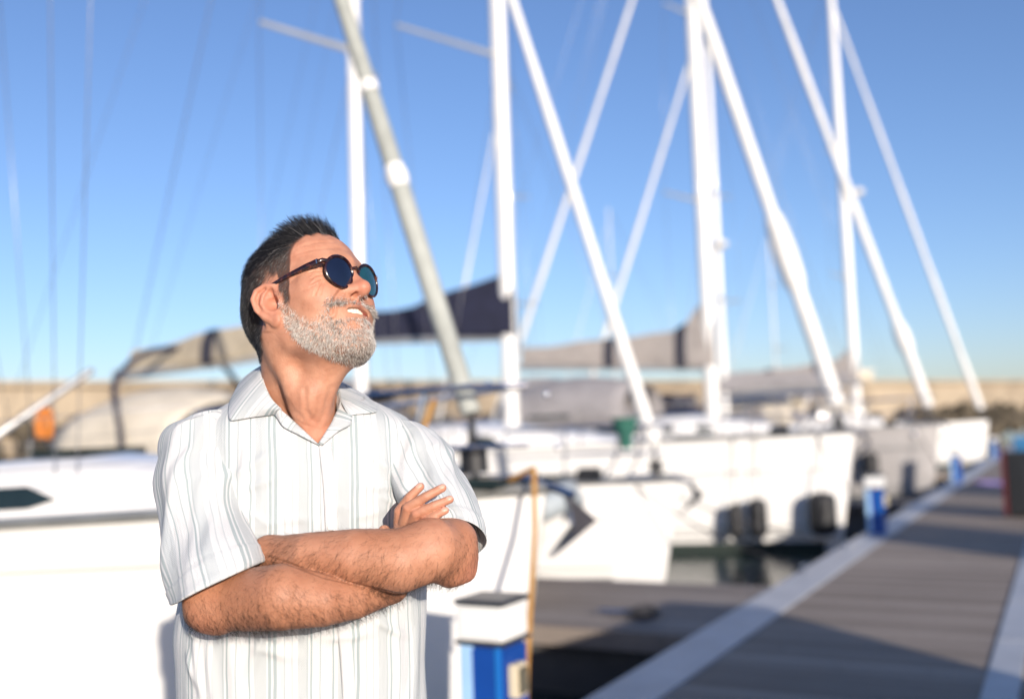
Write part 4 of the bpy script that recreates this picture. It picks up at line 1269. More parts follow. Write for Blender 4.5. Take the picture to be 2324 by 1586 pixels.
# scalp hair: short at sides and nape, longer swept up on top
n = 34000
i, r0 = scatter(np.clip(scalp, 0, 1) ** 1.5, n)
q = Hinv(r0); N = FN[i]
top = np.clip((q[:, 2] - .068) / .035, 0, 1)
front = np.clip((q[:, 0] + .01) / .06, 0, 1)
back = np.clip((-.03 - q[:, 0]) / .05, 0, 1)
L = .009 + .005 * np.clip((q[:, 2] + .03) / .10, 0, 1) + top * (.006 + .017 * front ** .8)
L *= rng.uniform(.75, 1.15, n)
one = np.ones(n)
down = hv(np.stack([-.75 + .25 * back, 0 * one, -.70 - .25 * back], 1))
up = hv(np.stack([-.80 + .50 * front ** 2, -.20 * one, .40 * one + .38 * front ** 2], 1))
d0 = N * (.13 + .20 * top * front)[:, None] + down * (1 - top)[:, None] + up * top[:, None] * .8 + rng.normal(0, .09, (n, 3))
bend = down * (1 - top)[:, None] * .35 - N * (.12 * (1 - top))[:, None] + hv(np.stack([(-.55 + .10 * front) * top, .15 * top, -.30 * top], 1)) + rng.normal(0, .07, (n, 3))
clump = (np.sin(q[:, 0] * 380) + np.sin(q[:, 1] * 410 + 2 * q[:, 0] * 170))[:, None] * .09
bend = bend + clump * hv(np.stack([one, .6 * one, 0 * L], 1))
grey = np.clip(.80 * np.exp(-((q[:, 0] - .025) / .045) ** 2) * np.clip((.085 - q[:, 2]) / .05, 0, 1) + .10, 0, 1)
tone = np.where(rng.random(n) < grey * .60, rng.uniform(.68, .95, n), rng.uniform(0, .6, n))
strands('hair', r0 - N * .001, d0, bend, L, np.full(n, .00025), m_hair, tone, seg=5, curl=.05, nrm=N, lift=.12)
# beard and moustache
n = 18500
mv = ((BH[:, 2] > -.0375) & (BH[:, 0] > .076)).astype(float)
patch = np.clip(.75 + .25 * (np.sin(hx * 520 + hz * 120) + np.sin(hy * 430 - hz * 410) + np.sin(hz * 610 + hx * 90)) / 1.6, .12, 1)
i, r0 = scatter(patch * beard ** 1.4 * (.13 + .87 * dense ** 1.2) * (1 + 2.6 * mv), n)
q = Hinv(r0); N = FN[i]
mous = (q[:, 2] > -.0365) & (q[:, 0] > .076)
L = np.where(mous, .0088, .0046 + .0032 * np.clip((-.030 - q[:, 2]) / .04, 0, 1)) * rng.uniform(.55, 1.1, n)
L *= np.where(q[:, 2] < -.095, .72, 1)
sgn = np.sign(q[:, 1])
dn = hv(np.stack([-.15 + 0 * L, .25 * sgn, -.95 + 0 * L], 1)); dm = hv(np.stack([.05 + 0 * L, .80 * sgn, -.75 + 0 * L], 1))
fl = np.where(mous[:, None], dm, dn)
d0 = N * np.where(mous, .38, .48)[:, None] + fl * .85 + rng.normal(0, .30, (n, 3))
bend = fl * .4 + rng.normal(0, .32, (n, 3)) - N * .1
darkp = np.where(mous, .55, .30) + .30 * np.clip(np.sin(q[:, 0] * 210 + q[:, 2] * 140) + .5 * np.sin(q[:, 1] * 300) - .5, 0, 1) + .50 * np.exp(-(((q[:, 0] - .084) / .014) ** 2 + ((np.abs(q[:, 1]) - .038) / .008) ** 2 + ((q[:, 2] + .052) / .018) ** 2))
darkp += .35 * np.clip((-.095 - q[:, 2]) / .012, 0, 1)
tone = np.where(rng.random(n) < darkp * .85, rng.uniform(0, .4, n), rng.uniform(.52, 1, n))
strands('beard', r0 - N * .0006, d0, bend, L, np.full(n, .00026), m_beard, tone, seg=4, curl=.16, nrm=N, lift=.20)
# hair of the forearms, lying along the arm
n = 14500
wgt = armh * np.clip(.60 + .75 * np.sin(BV[:, 0] * 95 + BV[:, 1] * 60) ** 2, 0, 1)
i, r0 = scatter(wgt, n)
N = FN[i]
tocam = (N * -(r0 / np.linalg.norm(r0, axis=1, keepdims=True))).sum(1)
keep = tocam > -.35
i, r0, N = i[keep], r0[keep], N[keep]; n = len(r0)
left_arm = (r0[:, 0] > (W(925, 1300, 1.5)[0])) | (r0[:, 1] > np.interp(r0[:, 0], [W(600, 1258, 1.5)[0], W(740, 1302, 1.5)[0], W(920, 1345, 1.5)[0]], [W(600, 1258, 1.5)[1], W(740, 1302, 1.5)[1], W(920, 1345, 1.5)[1]]))
along = np.where(left_arm[:, None], [[-.55, -.82, 0]], [[.55, -.82, 0]])
d0 = N * .35 + along * .9 + rng.normal(0, .38, (n, 3)); bend = along * .2 - N * .25 + rng.normal(0, .5, (n, 3))
strands('arm_hair', r0, d0, bend, rng.uniform(.008, .019, n), np.full(n, .00011), m_body, rng.random(n), seg=4, curl=.20, taper=.4)
# a few eyebrow hairs above the glasses, both sides
sgn_all = []
for s in (-1, 1):
    c = [(.072, .052, .040), (.088, .036, .047), (.0945, .018, .0445)]
    dd = np.minimum(seg_d(np.stack([hx, hy, hz], 1), (c[0][0], s * c[0][1], c[0][2]), (c[1][0], s * c[1][1], c[1][2])),
                    seg_d(np.stack([hx, hy, hz], 1), (c[1][0], s * c[1][1], c[1][2]), (c[2][0], s * c[2][1], c[2][2])))
    sgn_all.append(np.clip((.0055 - dd) / .003, 0, 1))
wb = np.maximum(*sgn_all) * in_head
if wb.sum() > 1:
    i, r0 = scatter(wb, 420); q = Hinv(r0)
    d0 = FN[i] * .5 + hv(np.stack([-.3 + 0 * q[:, 0], .8 * np.sign(q[:, 1]), .25 + 0 * q[:, 0]], 1)) + rng.normal(0, .2, (420, 3))
    strands('eyebrows', r0, d0, -FN[i] * .3, rng.uniform(.006, .010, 420), np.full(420, .00026), m_hair, rng.uniform(0, .9, 420), seg=3)

# ---- teeth: a curved row of upper teeth seen in the smile
tv, tf = [], []
m_teeth = simple_mat('teeth', (.80, .72, .58), .25, 0, .04, 60)
nt, sub = 10, 6
cols_ = nt * sub + 1
for a in range(cols_):
    u = a / (cols_ - 1) * 2 - 1
    y = u * .0320
    x = .0956 - .0150 * abs(u) ** 2.2
    cell = (a % sub) / sub
    bulge = .0009 * math.sin(math.pi * cell) ** .6 if cell > 0 else -.0004
    hgt = .0122 * (1 - .35 * abs(u) ** 2) - (.0007 if cell in (0,) else 0)
    for b in range(5):
        z = -.0360 - .0055 * abs(u) ** 1.6 - hgt * b / 4
        tv.append(H((x + bulge * (1 - .3 * (b / 4) ** 2), y, z)))
for a in range(cols_ - 1):
    for b in range(4):
        tf.append([a * 5 + b, a * 5 + b + 1, (a + 1) * 5 + b + 1, (a + 1) * 5 + b])
quad_mesh('teeth', put(np.array(tv)), np.array(tf), m_teeth, person)

# ---- sunglasses: a thing of its own, worn on the face
GB = put(H((.100, 0, .022))) + foot
def gput(P): return to_world(P) - GB
glasses = empty('sunglasses', GB)
tag(glasses, 'round tortoiseshell sunglasses with dark blue lenses worn by the man', 'sunglasses')
t = NT('tortoiseshell')
c = t.ramp(t.noise(95, 4, rough=.65), [(.40, (.008, .003, .003)), (.56, (.026, .006, .005)), (.68, (.13, .032, .012)), (.76, (.30, .10, .025))])
t.l(c, t.b.inputs['Base Color']); t.set(Roughness=.14); t.b.inputs['Coat Weight'].default_value = .6
m_tort = t.m
def lens_mat(name, col):
    t = NT(name)
    t.l(t.ramp(t.noise(30, 2), [(.3, col), (.7, tuple(c * 1.25 for c in col))]), t.b.inputs['Base Color'])
    t.set(Roughness=.06); t.b.inputs['Specular IOR Level'].default_value = .5
    t.b.inputs['Coat Weight'].default_value = .35
    return t.m
m_lens = lens_mat('dark_blue_lens', (.006, .010, .028))
m_lens_sky = lens_mat('painted_sky_teal_lens', (.010, .055, .075))  # teal sky light painted into the base colour of this lens
m_metal = simple_mat('hinge_metal', (.75, .72, .66), .2, 1.0, .05)
def panto(t_):
    """outline of a round panto lens, unit half-sizes"""
    x, y = math.cos(t_), math.sin(t_)
    w = 1.0 - .06 * max(0, -y) + .04 * max(0, y)
    return x * w, y * (1.0 if y > 0 else 1.02)
LW, LH = .0255, .0235
def lens_pt(s, u, v):
    """u outward (away from the nose), v up, on the lens plane of side s, head axes"""
    wrap, tilt = .14, .12
    y = .0335 + u
    return np.array([.1063 - u * wrap - .35 * u * u / .025 * .25 + v * tilt, s * y, .0142 + v])
def tube(pts, rad, seg=8, closed=False, flat=1.0, upv=None):
    """pts in camera axes, with elliptical section"""
    P = np.asarray(pts, float); n = len(P)
    T = np.roll(P, -1, 0) - np.roll(P, 1, 0)
    if not closed: T[0] = P[1] - P[0]; T[-1] = P[-1] - P[-2]
    T /= np.linalg.norm(T, axis=1, keepdims=True)
    up = np.tile(np.asarray(upv if upv is not None else (0, 1, 0), float), (n, 1)) if np.ndim(upv) < 2 or upv is None else np.asarray(upv)
    A = np.cross(T, up); A /= np.linalg.norm(A, axis=1, keepdims=True) + 1e-12
    B = np.cross(A, T)
    rad = np.asarray(rad if hasattr(rad, '__len__') else [rad] * n)
    V = []
    for j in range(seg):
        a = 2 * math.pi * (j + .5) / seg
        V.append(P + A * (math.cos(a) * rad * flat)[:, None] + B * (math.sin(a) * rad)[:, None])
    V = np.stack(V, 1).reshape(-1, 3)
    F = []
    m = n if closed else n - 1
    for i in range(m):
        for j in range(seg):
            F.append([i * seg + j, i * seg + (j + 1) % seg, ((i + 1) % n) * seg + (j + 1) % seg, ((i + 1) % n) * seg + j])
    F = np.array(F)
    if not closed:
        V = np.concatenate([V, P[[0, -1]]])
        caps = []
        for j in range(seg):
            caps.append([len(V) - 2, (j + 1) % seg, j, j]); caps.append([len(V) - 1, (n - 1) * seg + j, (n - 1) * seg + (j + 1) % seg, (n - 1) * seg + (j + 1) % seg])
        caps = np.array(caps)
        return V, F, caps[:, :3]
    return V, F, np.zeros((0, 3), int)
def join(parts):
    V, F = [], []
    o = 0
    for p in parts:
        V.append(np.asarray(p[0])); F += [tuple(int(x) + o for x in f) for f in p[1]]
        if len(p) > 2: F += [tuple(int(x) + o for x in f) for f in p[2]]
        o += len(p[0])
    return np.concatenate(V), F
frame_parts = []
Fdir = HR[:, 0]
for s in (-1, 1):
    ring, rr = [], []
    for k in range(44):
        th = 2 * math.pi * k / 44
        u, v = panto(th)
        ring.append(H(lens_pt(s, u * (LW + .0012), v * (LH + .0012))))
        rr.append(.0021 + .0009 * max(0, v))
    frame_parts.append(tube(ring, rr, 8, True, 1.0, Fdir))
    # end piece carrying the hinge
    frame_parts.append(tube([H(lens_pt(s, .0225, .014)), H(lens_pt(s, .0290, .0150) + np.array([-.001, 0, 0])), H((.0940, s * .0665, .0285))], [.0038, .0042, .0040], 8, False, .8))
bridge = [H(lens_pt(-1, -.0245, .008)), H((.1100, -.0055, .0255)), H((.1120, 0, .0268)), H((.1100, .0055, .0255)), H(lens_pt(1, -.0245, .008))]
frame_parts.append(tube(bridge, [.0026, .0024, .0024, .0024, .0026], 8))
V, F = join(frame_parts)
fr = mesh_obj('frame', gput(V), F, m_tort, glasses)
for s, mt in ((-1, m_lens), (1, m_lens_sky)):
    V, F = [], []
    nr, na = 6, 40
    for a in range(nr + 1):
        for k in range(na):
            u, v = panto(2 * math.pi * k / na)
            f_ = a / nr
            dome = .0022 * (1 - f_ * f_)
            V.append(H(lens_pt(s, u * LW * f_, v * LH * f_) + np.array([dome, 0, 0])))
    for a in range(nr):
        for k in range(na):
            F.append((a * na + k, a * na + (k + 1) % na, (a + 1) * na + (k + 1) % na, (a + 1) * na + k))
    lo = mesh_obj('lens', gput(np.array(V)), F, mt, glasses)
    if s == 1: lo['label'] = 'lens with teal sky light painted into its colour'
    tp = [H((.0950, s * .0670, .0285)), H((.074, s * .0725, .0275)), H((.048, s * .0770, .0262)), H((.022, s * .0790, .0252)), H((-.002, s * .0800, .0245)), H((-.014, s * .0810, .019))]
    V, F = join([tube(tp, [.0056, .0052, .0044, .0034, .0029, .0026], 8, False, .42, HR[:, 2])])
    tm = mesh_obj('temple', gput(V), F, m_tort, glasses)
    V, F = join([tube([H((.0935, s * .0688, .0320)), H((.0935, s * .0688, .0255))], .0011, 6, upv=Fdir)])
    mesh_obj('hinge', gput(V), F, m_metal, tm)

# ---- the shirt: trunk, sleeves, collar, placket
def spl(xs, ys, x):
    """smooth interpolation through stations (monotone cubic)"""
    xs = np.asarray(xs, float); ys = np.asarray(ys, float)
    h = np.diff(xs); dlt = np.diff(ys) / h
    m = np.zeros(len(xs)); m[0], m[-1] = dlt[0], dlt[-1]
    for i in range(1, len(xs) - 1):
        m[i] = 0 if dlt[i - 1] * dlt[i] <= 0 else 2 * dlt[i - 1] * dlt[i] / (dlt[i - 1] + dlt[i])
    i = np.clip(np.searchsorted(xs, x) - 1, 0, len(h) - 1)
    t = (x - xs[i]) / h[i]
    return ((1 + 2 * t) * (1 - t) ** 2) * ys[i] + t * (1 - t) ** 2 * h[i] * m[i] + t * t * (3 - 2 * t) * ys[i + 1] + t * t * (t - 1) * h[i] * m[i + 1]
def wob(x, y, seed, n=7, f=1.0):
    """sum of soft random waves in two variables"""
    r = np.random.default_rng(seed); z = 0
    for k in range(n):
        a = r.uniform(0, 6.28); fr = f * r.uniform(.5, 1.6)
        z = z + np.sin((x * math.cos(a) + y * math.sin(a)) * fr + r.uniform(0, 6.28)) / n ** .5
    return z
# fabric: woven stripes; u runs across the stripes, v along them (metres)
sh = NT('striped_cotton')
u_at, v_at = sh.attr('u').outputs['Fac'], sh.attr('v').outputs['Fac']
uw = sh.math('ADD', u_at, sh.math('MULTIPLY', sh.math('SUBTRACT', sh.noise(9, 2), .5), .006))
fr_ = sh.math('FRACT', sh.math('DIVIDE', uw, .128))
WH, GR, BG, GN = (.67, .68, .685), (.37, .425, .44), (.47, .51, .525), (.275, .355, .37)
stops = [(0, WH), (.055, GN), (.075, WH), (.125, BG), (.265, WH), (.285, GN), (.318, WH), (.345, GN), (.385, WH), (.47, BG), (.485, WH), (.560, BG),
         (.578, WH), (.640, BG), (.745, GR), (.765, WH), (.790, GN), (.815, WH), (.905, GR), (.918, WH)]
col = sh.ramp(fr_, stops, 'CONSTANT')
# the broken, ladder-like weave of the coloured threads
wv = sh.math('SINE', sh.math('MULTIPLY', v_at, 2 * math.pi / .0042))
wu = sh.math('SINE', sh.math('MULTIPLY', u_at, 2 * math.pi / .0026))
wmask = sh.math('ADD', sh.math('MULTIPLY', sh.math('MULTIPLY', wv, wu), .5), .5)
col = sh.mix(sh.math('MULTIPLY', wmask, .42), col, (.64, .65, .65))
slub = sh.noise(1.0, 3, vec=None)
cv = sh.n('ShaderNodeCombineXYZ'); sh.l(sh.math('MULTIPLY', u_at, 900), cv.inputs[0]); sh.l(sh.math('MULTIPLY', v_at, 60), cv.inputs[1])
slub = sh.noise(1.0, 3, vec=cv.outputs[0])
col = sh.mix(.10, col, sh.ramp(slub, [(.3, (.6, .6, .6)), (.7, (.95, .95, .95))]))
sh.l(col, sh.b.inputs['Base Color'])
sh.set(Roughness=.85); sh.b.inputs['Specular IOR Level'].default_value = .15
sh.b.inputs['Sheen Weight'].default_value = .12
cw_ = sh.n('ShaderNodeCombineXYZ'); sh.l(sh.math('MULTIPLY', u_at, 130), cw_.inputs[0]); sh.l(sh.math('MULTIPLY', v_at, 20), cw_.inputs[1])
crinkle = sh.noise(1.0, 4, vec=cw_.outputs[0])
sh.bump(sh.math('ADD', sh.math('MULTIPLY', crinkle, 2.6), sh.math('ADD', sh.math('MULTIPLY', wmask, .6), sh.math('MULTIPLY', sh.noise(240, 3), .7))), .60, .0016)
# thin cotton lets a little light through
tr = sh.n('ShaderNodeBsdfTranslucent'); sh.l(col, tr.inputs['Color'])
mx = sh.n('ShaderNodeMixShader'); mx.inputs[0].default_value = .12
sh.l(sh.b.outputs[0], mx.inputs[1]); sh.l(tr.outputs[0], mx.inputs[2]); sh.l(mx.outputs[0], sh.out.inputs['Surface'])
m_shirt = sh.m

def cloth(name, V, F, uv, parent, thick=.0012):
    o = quad_mesh(name, put(V), F, m_shirt, parent)
    vattr(o, 'u', uv[0]); vattr(o, 'v', uv[1])
    md = o.modifiers.new('thickness', 'SOLIDIFY'); md.thickness = thick; md.offset = -1
    return o
def grid_faces(nu, nv, wrap=False):
    F = []
    i = np.arange(nv - 1)[:, None]; j = np.arange(nu if wrap else nu - 1)[None, :]
    a = i * nu + j; b = i * nu + (j + 1) % nu
    return np.stack([a, b, b + nu, a + nu], -1).reshape(-1, 4)

# stations of the trunk: py, left edge, right edge, depth of the axis, half depth
ST = np.array([[1780, 404, 990, 1.715, .128], [1680, 408, 982, 1.712, .128], [1586, 414, 974, 1.708, .127], [1500, 412, 970, 1.704, .126], [1430, 408, 970, 1.702, .127], [1350, 420, 968, 1.700, .129],
               [1250, 436, 962, 1.698, .130], [1150, 446, 952, 1.697, .130], [1080, 452, 945, 1.697, .128], [1030, 450, 944, 1.698, .123], [995, 452, 941, 1.699, .117],
               [970, 458, 934, 1.700, .112], [950, 470, 917, 1.701, .106], [932, 494, 886, 1.702, .098], [914, 524, 850, 1.704, .090], [896, 553, 815, 1.706, .082], [876, 582, 785, 1.708, .074]], float)
NV, NU = 190, 300
pyv = np.concatenate([np.linspace(1780, 1000, 140), np.linspace(996, 876, 50)])
xs_ = -ST[:, 0]
xl, xr, dc, hb = [spl(xs_, ST[:, k], -pyv) for k in (1, 2, 3, 4)]
th = np.linspace(0, 2 * math.pi, NU, endpoint=False) + math.pi / 2     # starts at the back
YAW = math.radians(14)
ax_u = np.array([math.cos(YAW), 0, -math.sin(YAW)])      # towards his left (away)
ax_n = np.array([math.sin(YAW), 0, math.cos(YAW)])       # towards the lens
c_, s_ = np.cos(th), np.sin(th)
pw = .86
sc, ss = np.sign(c_) * np.abs(c_) ** pw, -np.sign(s_) * np.abs(s_) ** pw
P = np.zeros((NV, NU, 3)); UU = np.zeros((NV, NU)); VV = np.zeros((NV, NU))
vlen = 0
for r in range(NV):
    ctr = W((xl[r] + xr[r]) / 2, pyv[r], dc[r])
    half = (xr[r] - xl[r]) / 2 / FPX * dc[r]
    a = math.sqrt(max(half ** 2 - (hb[r] * math.sin(YAW)) ** 2, 1e-4)) / math.cos(YAW) if hb[r] * math.sin(YAW) < half else half
    a = min(a, half * 1.03)
    P[r] = ctr + a * sc[:, None] * ax_u + hb[r] * ss[:, None] * ax_n
    if r: vlen += abs(pyv[r] - pyv[r - 1]) / FPX * 1.6
    VV[r] = vlen
    UU[r] = (P[r] - W(742, pyv[r], 1.6)) @ ax_u
    side = np.clip((np.abs(sc) - .78) / .22, 0, 1)
    UU[r] += np.sign(sc) * side ** 2 * .045 * (1 - .0 * ss)
    UU[r][ss < 0] *= 1.0
pxg, pyg = to_px(P)
# folds: broad hanging waves, tension lines from the shoulders and armpits, slack above the arms and at the flanks
Nn = np.cross(np.roll(P, -1, 1) - np.roll(P, 1, 1), np.gradient(P, axis=0)); Nn /= np.linalg.norm(Nn, axis=2, keepdims=True) + 1e-12
if (Nn[60, NU // 2] @ ax_n) < 0: Nn = -Nn
ang = np.tile(th, (NV, 1)); vy = np.tile(pyv[:, None], (1, NU))
low = np.clip((vy - 1340) / 160, 0, 1); mid = np.clip((vy - 1000) / 80, 0, 1)
dsp = mid * .0022 * wob(pxg * .030, vy * .006, 3, 8) + low * .0040 * wob(pxg * .034, vy * .004, 5, 8)
def ridge(x0, y0, x1, y1, w, h, front=True):
    L = math.hypot(x1 - x0, y1 - y0); tx, ty = (x1 - x0) / L, (y1 - y0) / L
    s1 = (pxg - x0) * tx + (pyg - y0) * ty; d1 = (pxg - x0) * -ty + (pyg - y0) * tx
    fall = np.clip(s1 / (L * .3), 0, 1) * np.clip((L - s1) / (L * .45), 0, 1)
    g = h * np.exp(-(d1 / w) ** 2) * fall
    return np.where((ss[None, :] > 0) == front, g, 0)
for a in ((520, 1090, 640, 1010, 9, .004), (530, 1120, 650, 1075, 9, .0035), (540, 1150, 620, 1190, 8, .003), (560, 1000, 545, 1130, 10, .004), (600, 990, 590, 1200, 12, .0025),
          (900, 1080, 810, 1010, 9, .0035), (905, 1110, 800, 1100, 9, .003), (870, 990, 880, 1160, 10, .003), (770, 1020, 790, 1220, 12, .002), (680, 1040, 690, 1215, 14, .002),
          (440, 1430, 470, 1620, 9, .006), (470, 1440, 500, 1680, 10, .005), (425, 1470, 450, 1560, 7, .006), (520, 1430, 545, 1650, 12, .003), (950, 1360, 940, 1650, 10, .004), (900, 1380, 905, 1600, 13, .003),
          (800, 1400, 790, 1650, 14, .003), (640, 1440, 660, 1640, 14, .003), (420, 1420, 455, 1450, 7, .006), (560, 1195, 700, 1175, 9, .0018), (600, 1165, 770, 1190, 11, .0016), (780, 1180, 900, 1150, 9, .002), (700, 1140, 860, 1165, 12, .0014), (860, 1120, 930, 1165, 8, .005), (560, 1460, 700, 1500, 12, .004), (720, 1450, 860, 1430, 10, .0045), (840, 1400, 930, 1450, 9, .005), (600, 1420, 560, 1560, 11, .005)):
    dsp = dsp + ridge(*a)
P = P + Nn * (1.35 * dsp)[..., None]
# the camp-collar opening: cut the front panel along the V
pxg, pyg = to_px(P)
def in_poly(x, y, poly):
    ins = np.zeros(x.shape, bool); n = len(poly)
    for i in range(n):
        x0, y0 = poly[i]; x1, y1 = poly[(i + 1) % n]
        cnd = (y0 > y) != (y1 > y)
        ins ^= cnd & (x < (x1 - x0) * (y - y0) / (y1 - y0 + 1e-12) + x0)
    return ins
VCUT = [(723, 1010), (684, 983), (650, 957), (622, 930), (596, 896), (580, 862), (580, 800), (840, 800), (838, 890), (818, 910), (790, 932), (768, 965), (745, 992)]
F = grid_faces(NU, NV, True)
fpx, fpy = pxg.reshape(-1)[F].mean(1), pyg.reshape(-1)[F].mean(1)
frontf = np.tile(ss, NV)[F].mean(1) > 0
F = F[~(frontf & in_poly(fpx, fpy, VCUT))]
shirt = cloth('shirt', P.reshape(-1, 3), F, (UU.reshape(-1), VV.reshape(-1)), person)
Pf = P[:, ss > .2].reshape(-1, 3); Pfx, Pfy = to_px(Pf)
def on_shirt(x, y, lift=.002):
    """a point on the shirt front under pixel x, y, lifted a little towards the lens"""
    d2 = (Pfx - x) ** 2 + (Pfy - y) ** 2
    k = np.argsort(d2)[:6]; w_ = 1 / (d2[k] + 1)
    return W(x, y, -(Pf[k, 2] * w_).sum() / w_.sum() - lift)

# sleeves: tubes of rings (px, py, depth, half width, half depth, tilt of the ring)
def sleeve(st, parent, seed, ft, nu=120, nv=90):
    st = np.array(st, float); t = np.linspace(0, 1, len(st)); tt = np.linspace(0, 1, nv)
    cx, cy, cd, wa, wb, tl = [spl(t, st[:, k], tt) for k in range(6)]
    ftl = np.interp(tt, [0, .55, 1], [0, 0, ft])
    C = np.stack([W(x, y, d) for x, y, d in zip(cx, cy, cd)])
    T = np.gradient(C, axis=0); T /= np.linalg.norm(T, axis=1, keepdims=True)
    A = np.cross(T, np.array([0, 0, 1.0])); A /= np.linalg.norm(A, axis=1, keepdims=True)   # across the picture, to the left
    A = -A
    B = np.cross(A, T); B[B[:, 2] < 0] *= -1
    ph = np.linspace(0, 2 * math.pi, nu, endpoint=False) - math.pi / 2
    c1, s1 = np.cos(ph), np.sin(ph)
    L = np.concatenate([[0], np.cumsum(np.linalg.norm(np.diff(C, axis=0), axis=1))])
    Q = C[:, None] + A[:, None] * (wa[:, None] * c1)[..., None] + B[:, None] * (wb[:, None] * s1)[..., None] - T[:, None] * (tl[:, None] * c1)[..., None] + T[:, None] * (ftl[:, None] * np.maximum(s1, -.4))[..., None]
    rad = A[:, None] * c1[None, :, None] + B[:, None] * s1[None, :, None]
    g1 = np.tile(ph, (nv, 1)); g2 = np.tile(L[:, None], (1, nu))
    free = np.clip((tt - .10) / .25, 0, 1)[:, None] * np.clip((1.06 - tt) / .10, .25, 1)[:, None]
    ds = .0056 * wob(np.cos(g1) * 3.2 + np.sin(g1) * 2.2, g2 * 34, seed, 9) * free
    # drag lines spiralling from the shoulder cap
    for k, (a0, sl, w_, h_) in enumerate(((-.1, 6, .16, .006), (.5, 5, .16, .0055), (1.1, 7, .18, .005), (-.8, 4, .15, .005), (1.8, 3, .2, .004))):
        q = np.angle(np.exp(1j * (g1 - a0 - sl * (g2 - .05))))
        ds = ds + h_ * np.exp(-(q / w_) ** 2) * np.sin(np.clip(tt * 1.1, 0, 1) * math.pi)[:, None] ** .8
    ds = ds + .0016 * np.clip((g2 - (L[-1] - .024)) / .002, 0, 1)
    Q = Q + rad * ds[..., None]
    # hem: turned edge a hand's breadth of stitching wide
    r_m = (wa + wb) / 2
    U = (g1 + math.pi / 2) * np.mean(r_m) + seed * .013
    Fq = grid_faces(nu, nv, True)
    Q[-1] -= rad[-1] * .0015
    return cloth('sleeve', Q.reshape(-1, 3), Fq, (U.reshape(-1), g2.reshape(-1)), parent)
sleeve([(470, 962, 1.665, .040, .056, .030), (452, 1000, 1.650, .062, .070, .032), (452, 1070, 1.625, .069, .073, .020), (462, 1150, 1.59, .0705, .073, .010), (478, 1230, 1.545, .0700, .071, .012), (492, 1292, 1.510, .0700, .076, .004), (500, 1322, 1.496, .0700, .078, -.006)], shirt, 2, .046)
sleeve([(908, 968, 1.740, .040, .054, -.022), (924, 1003, 1.728, .056, .066, -.024), (950, 1060, 1.700, .060, .066, -.015), (980, 1115, 1.660, .059, .063, -.010), (1006, 1160, 1.625, .057, .060, -.010), (1026, 1205, 1.59, .052, .054, -.012), (1030, 1222, 1.578, .050, .052, -.012)], shirt, 5, .0)

# collar: two leaves folded over, running round the back of the neck; lapels where the front opens
def ruled(name, A, B, nu, nv, parent, bulge=.004, ubase=0, lift=0):
    ta = np.linspace(0, 1, len(A)); tt = np.linspace(0, 1, nu)
    A = np.stack([spl(ta, np.array(A)[:, k], tt) for k in range(3)], 1); B = np.stack([spl(ta, np.array(B)[:, k], tt) for k in range(3)], 1)
    s2 = np.linspace(0, 1, nv)
    V = A[None] * (1 - s2[:, None, None]) + B[None] * s2[:, None, None]
    V[..., 2] += bulge * np.sin(s2 * math.pi)[:, None]; V[..., 1] += .4 * bulge * np.sin(s2 * math.pi * .8)[:, None]
    ul = np.concatenate([[0], np.cumsum(np.linalg.norm(np.diff(B, axis=0), axis=1))])
    vl = np.linalg.norm(B - A, axis=1).mean() * s2
    U = np.tile(ul, (nv, 1)) + ubase; Vv = np.tile(vl[:, None], (1, nu))
    return cloth(name, V.reshape(-1, 3), grid_faces(nu, nv), (U.reshape(-1), Vv.reshape(-1)), parent, .0016)
fold = [W(636, 926, 1.580), W(615, 905, 1.590), W(596, 864, 1.620), W(592, 836, 1.662), W(604, 824, 1.735), W(680, 836, 1.780), W(745, 850, 1.775), W(766, 872, 1.715), W(772, 895, 1.672), W(775, 912, 1.642)]
outer = [on_shirt(627, 943, .004), on_shirt(580, 948, .005), on_shirt(526, 956, .006), W(524, 905, 1.660), W(552, 862, 1.745), W(680, 905, 1.815), W(800, 890, 1.815), W(842, 908, 1.735), on_shirt(856, 934, .006), on_shirt(792, 944, .005)]
ruled('collar', fold, outer, 150, 26, shirt, .006, .03)
# the standing inside of the collar
stand_low = [W(640, 948, 1.583), W(622, 925, 1.592), W(603, 893, 1.625), W(600, 868, 1.67), W(618, 862, 1.73), W(680, 866, 1.768), W(740, 876, 1.762), W(758, 892, 1.715), W(764, 912, 1.675), W(766, 930, 1.647)]
ruled('collar_stand', [p + np.array([0, -.001, -.002]) for p in fold], stand_low, 90, 10, shirt, 0, .06)
lap_in = [on_shirt(722, 1006, .003), on_shirt(690, 976, .004), on_shirt(660, 948, .004), W(636, 928, 1.583), W(612, 902, 1.595)]
lap_out = [on_shirt(725, 1013, .003), on_shirt(682, 990, .006), on_shirt(644, 970, .006), on_shirt(626, 948, .003), on_shirt(600, 920, .001)]
ruled('lapel', lap_in, lap_out, 40, 8, shirt, .003, .045)
lap_in = [on_shirt(724, 1006, .003), on_shirt(742, 977, .005), on_shirt(756, 952, .006), W(768, 925, 1.640), W(772, 905, 1.66)]
lap_out = [on_shirt(730, 1012, .003), on_shirt(770, 978, .007), on_shirt(797, 962, .007), on_shirt(800, 942, .004), on_shirt(800, 915, .002)]
ruled('lapel', lap_in, lap_out, 40, 8, shirt, .003, .10)
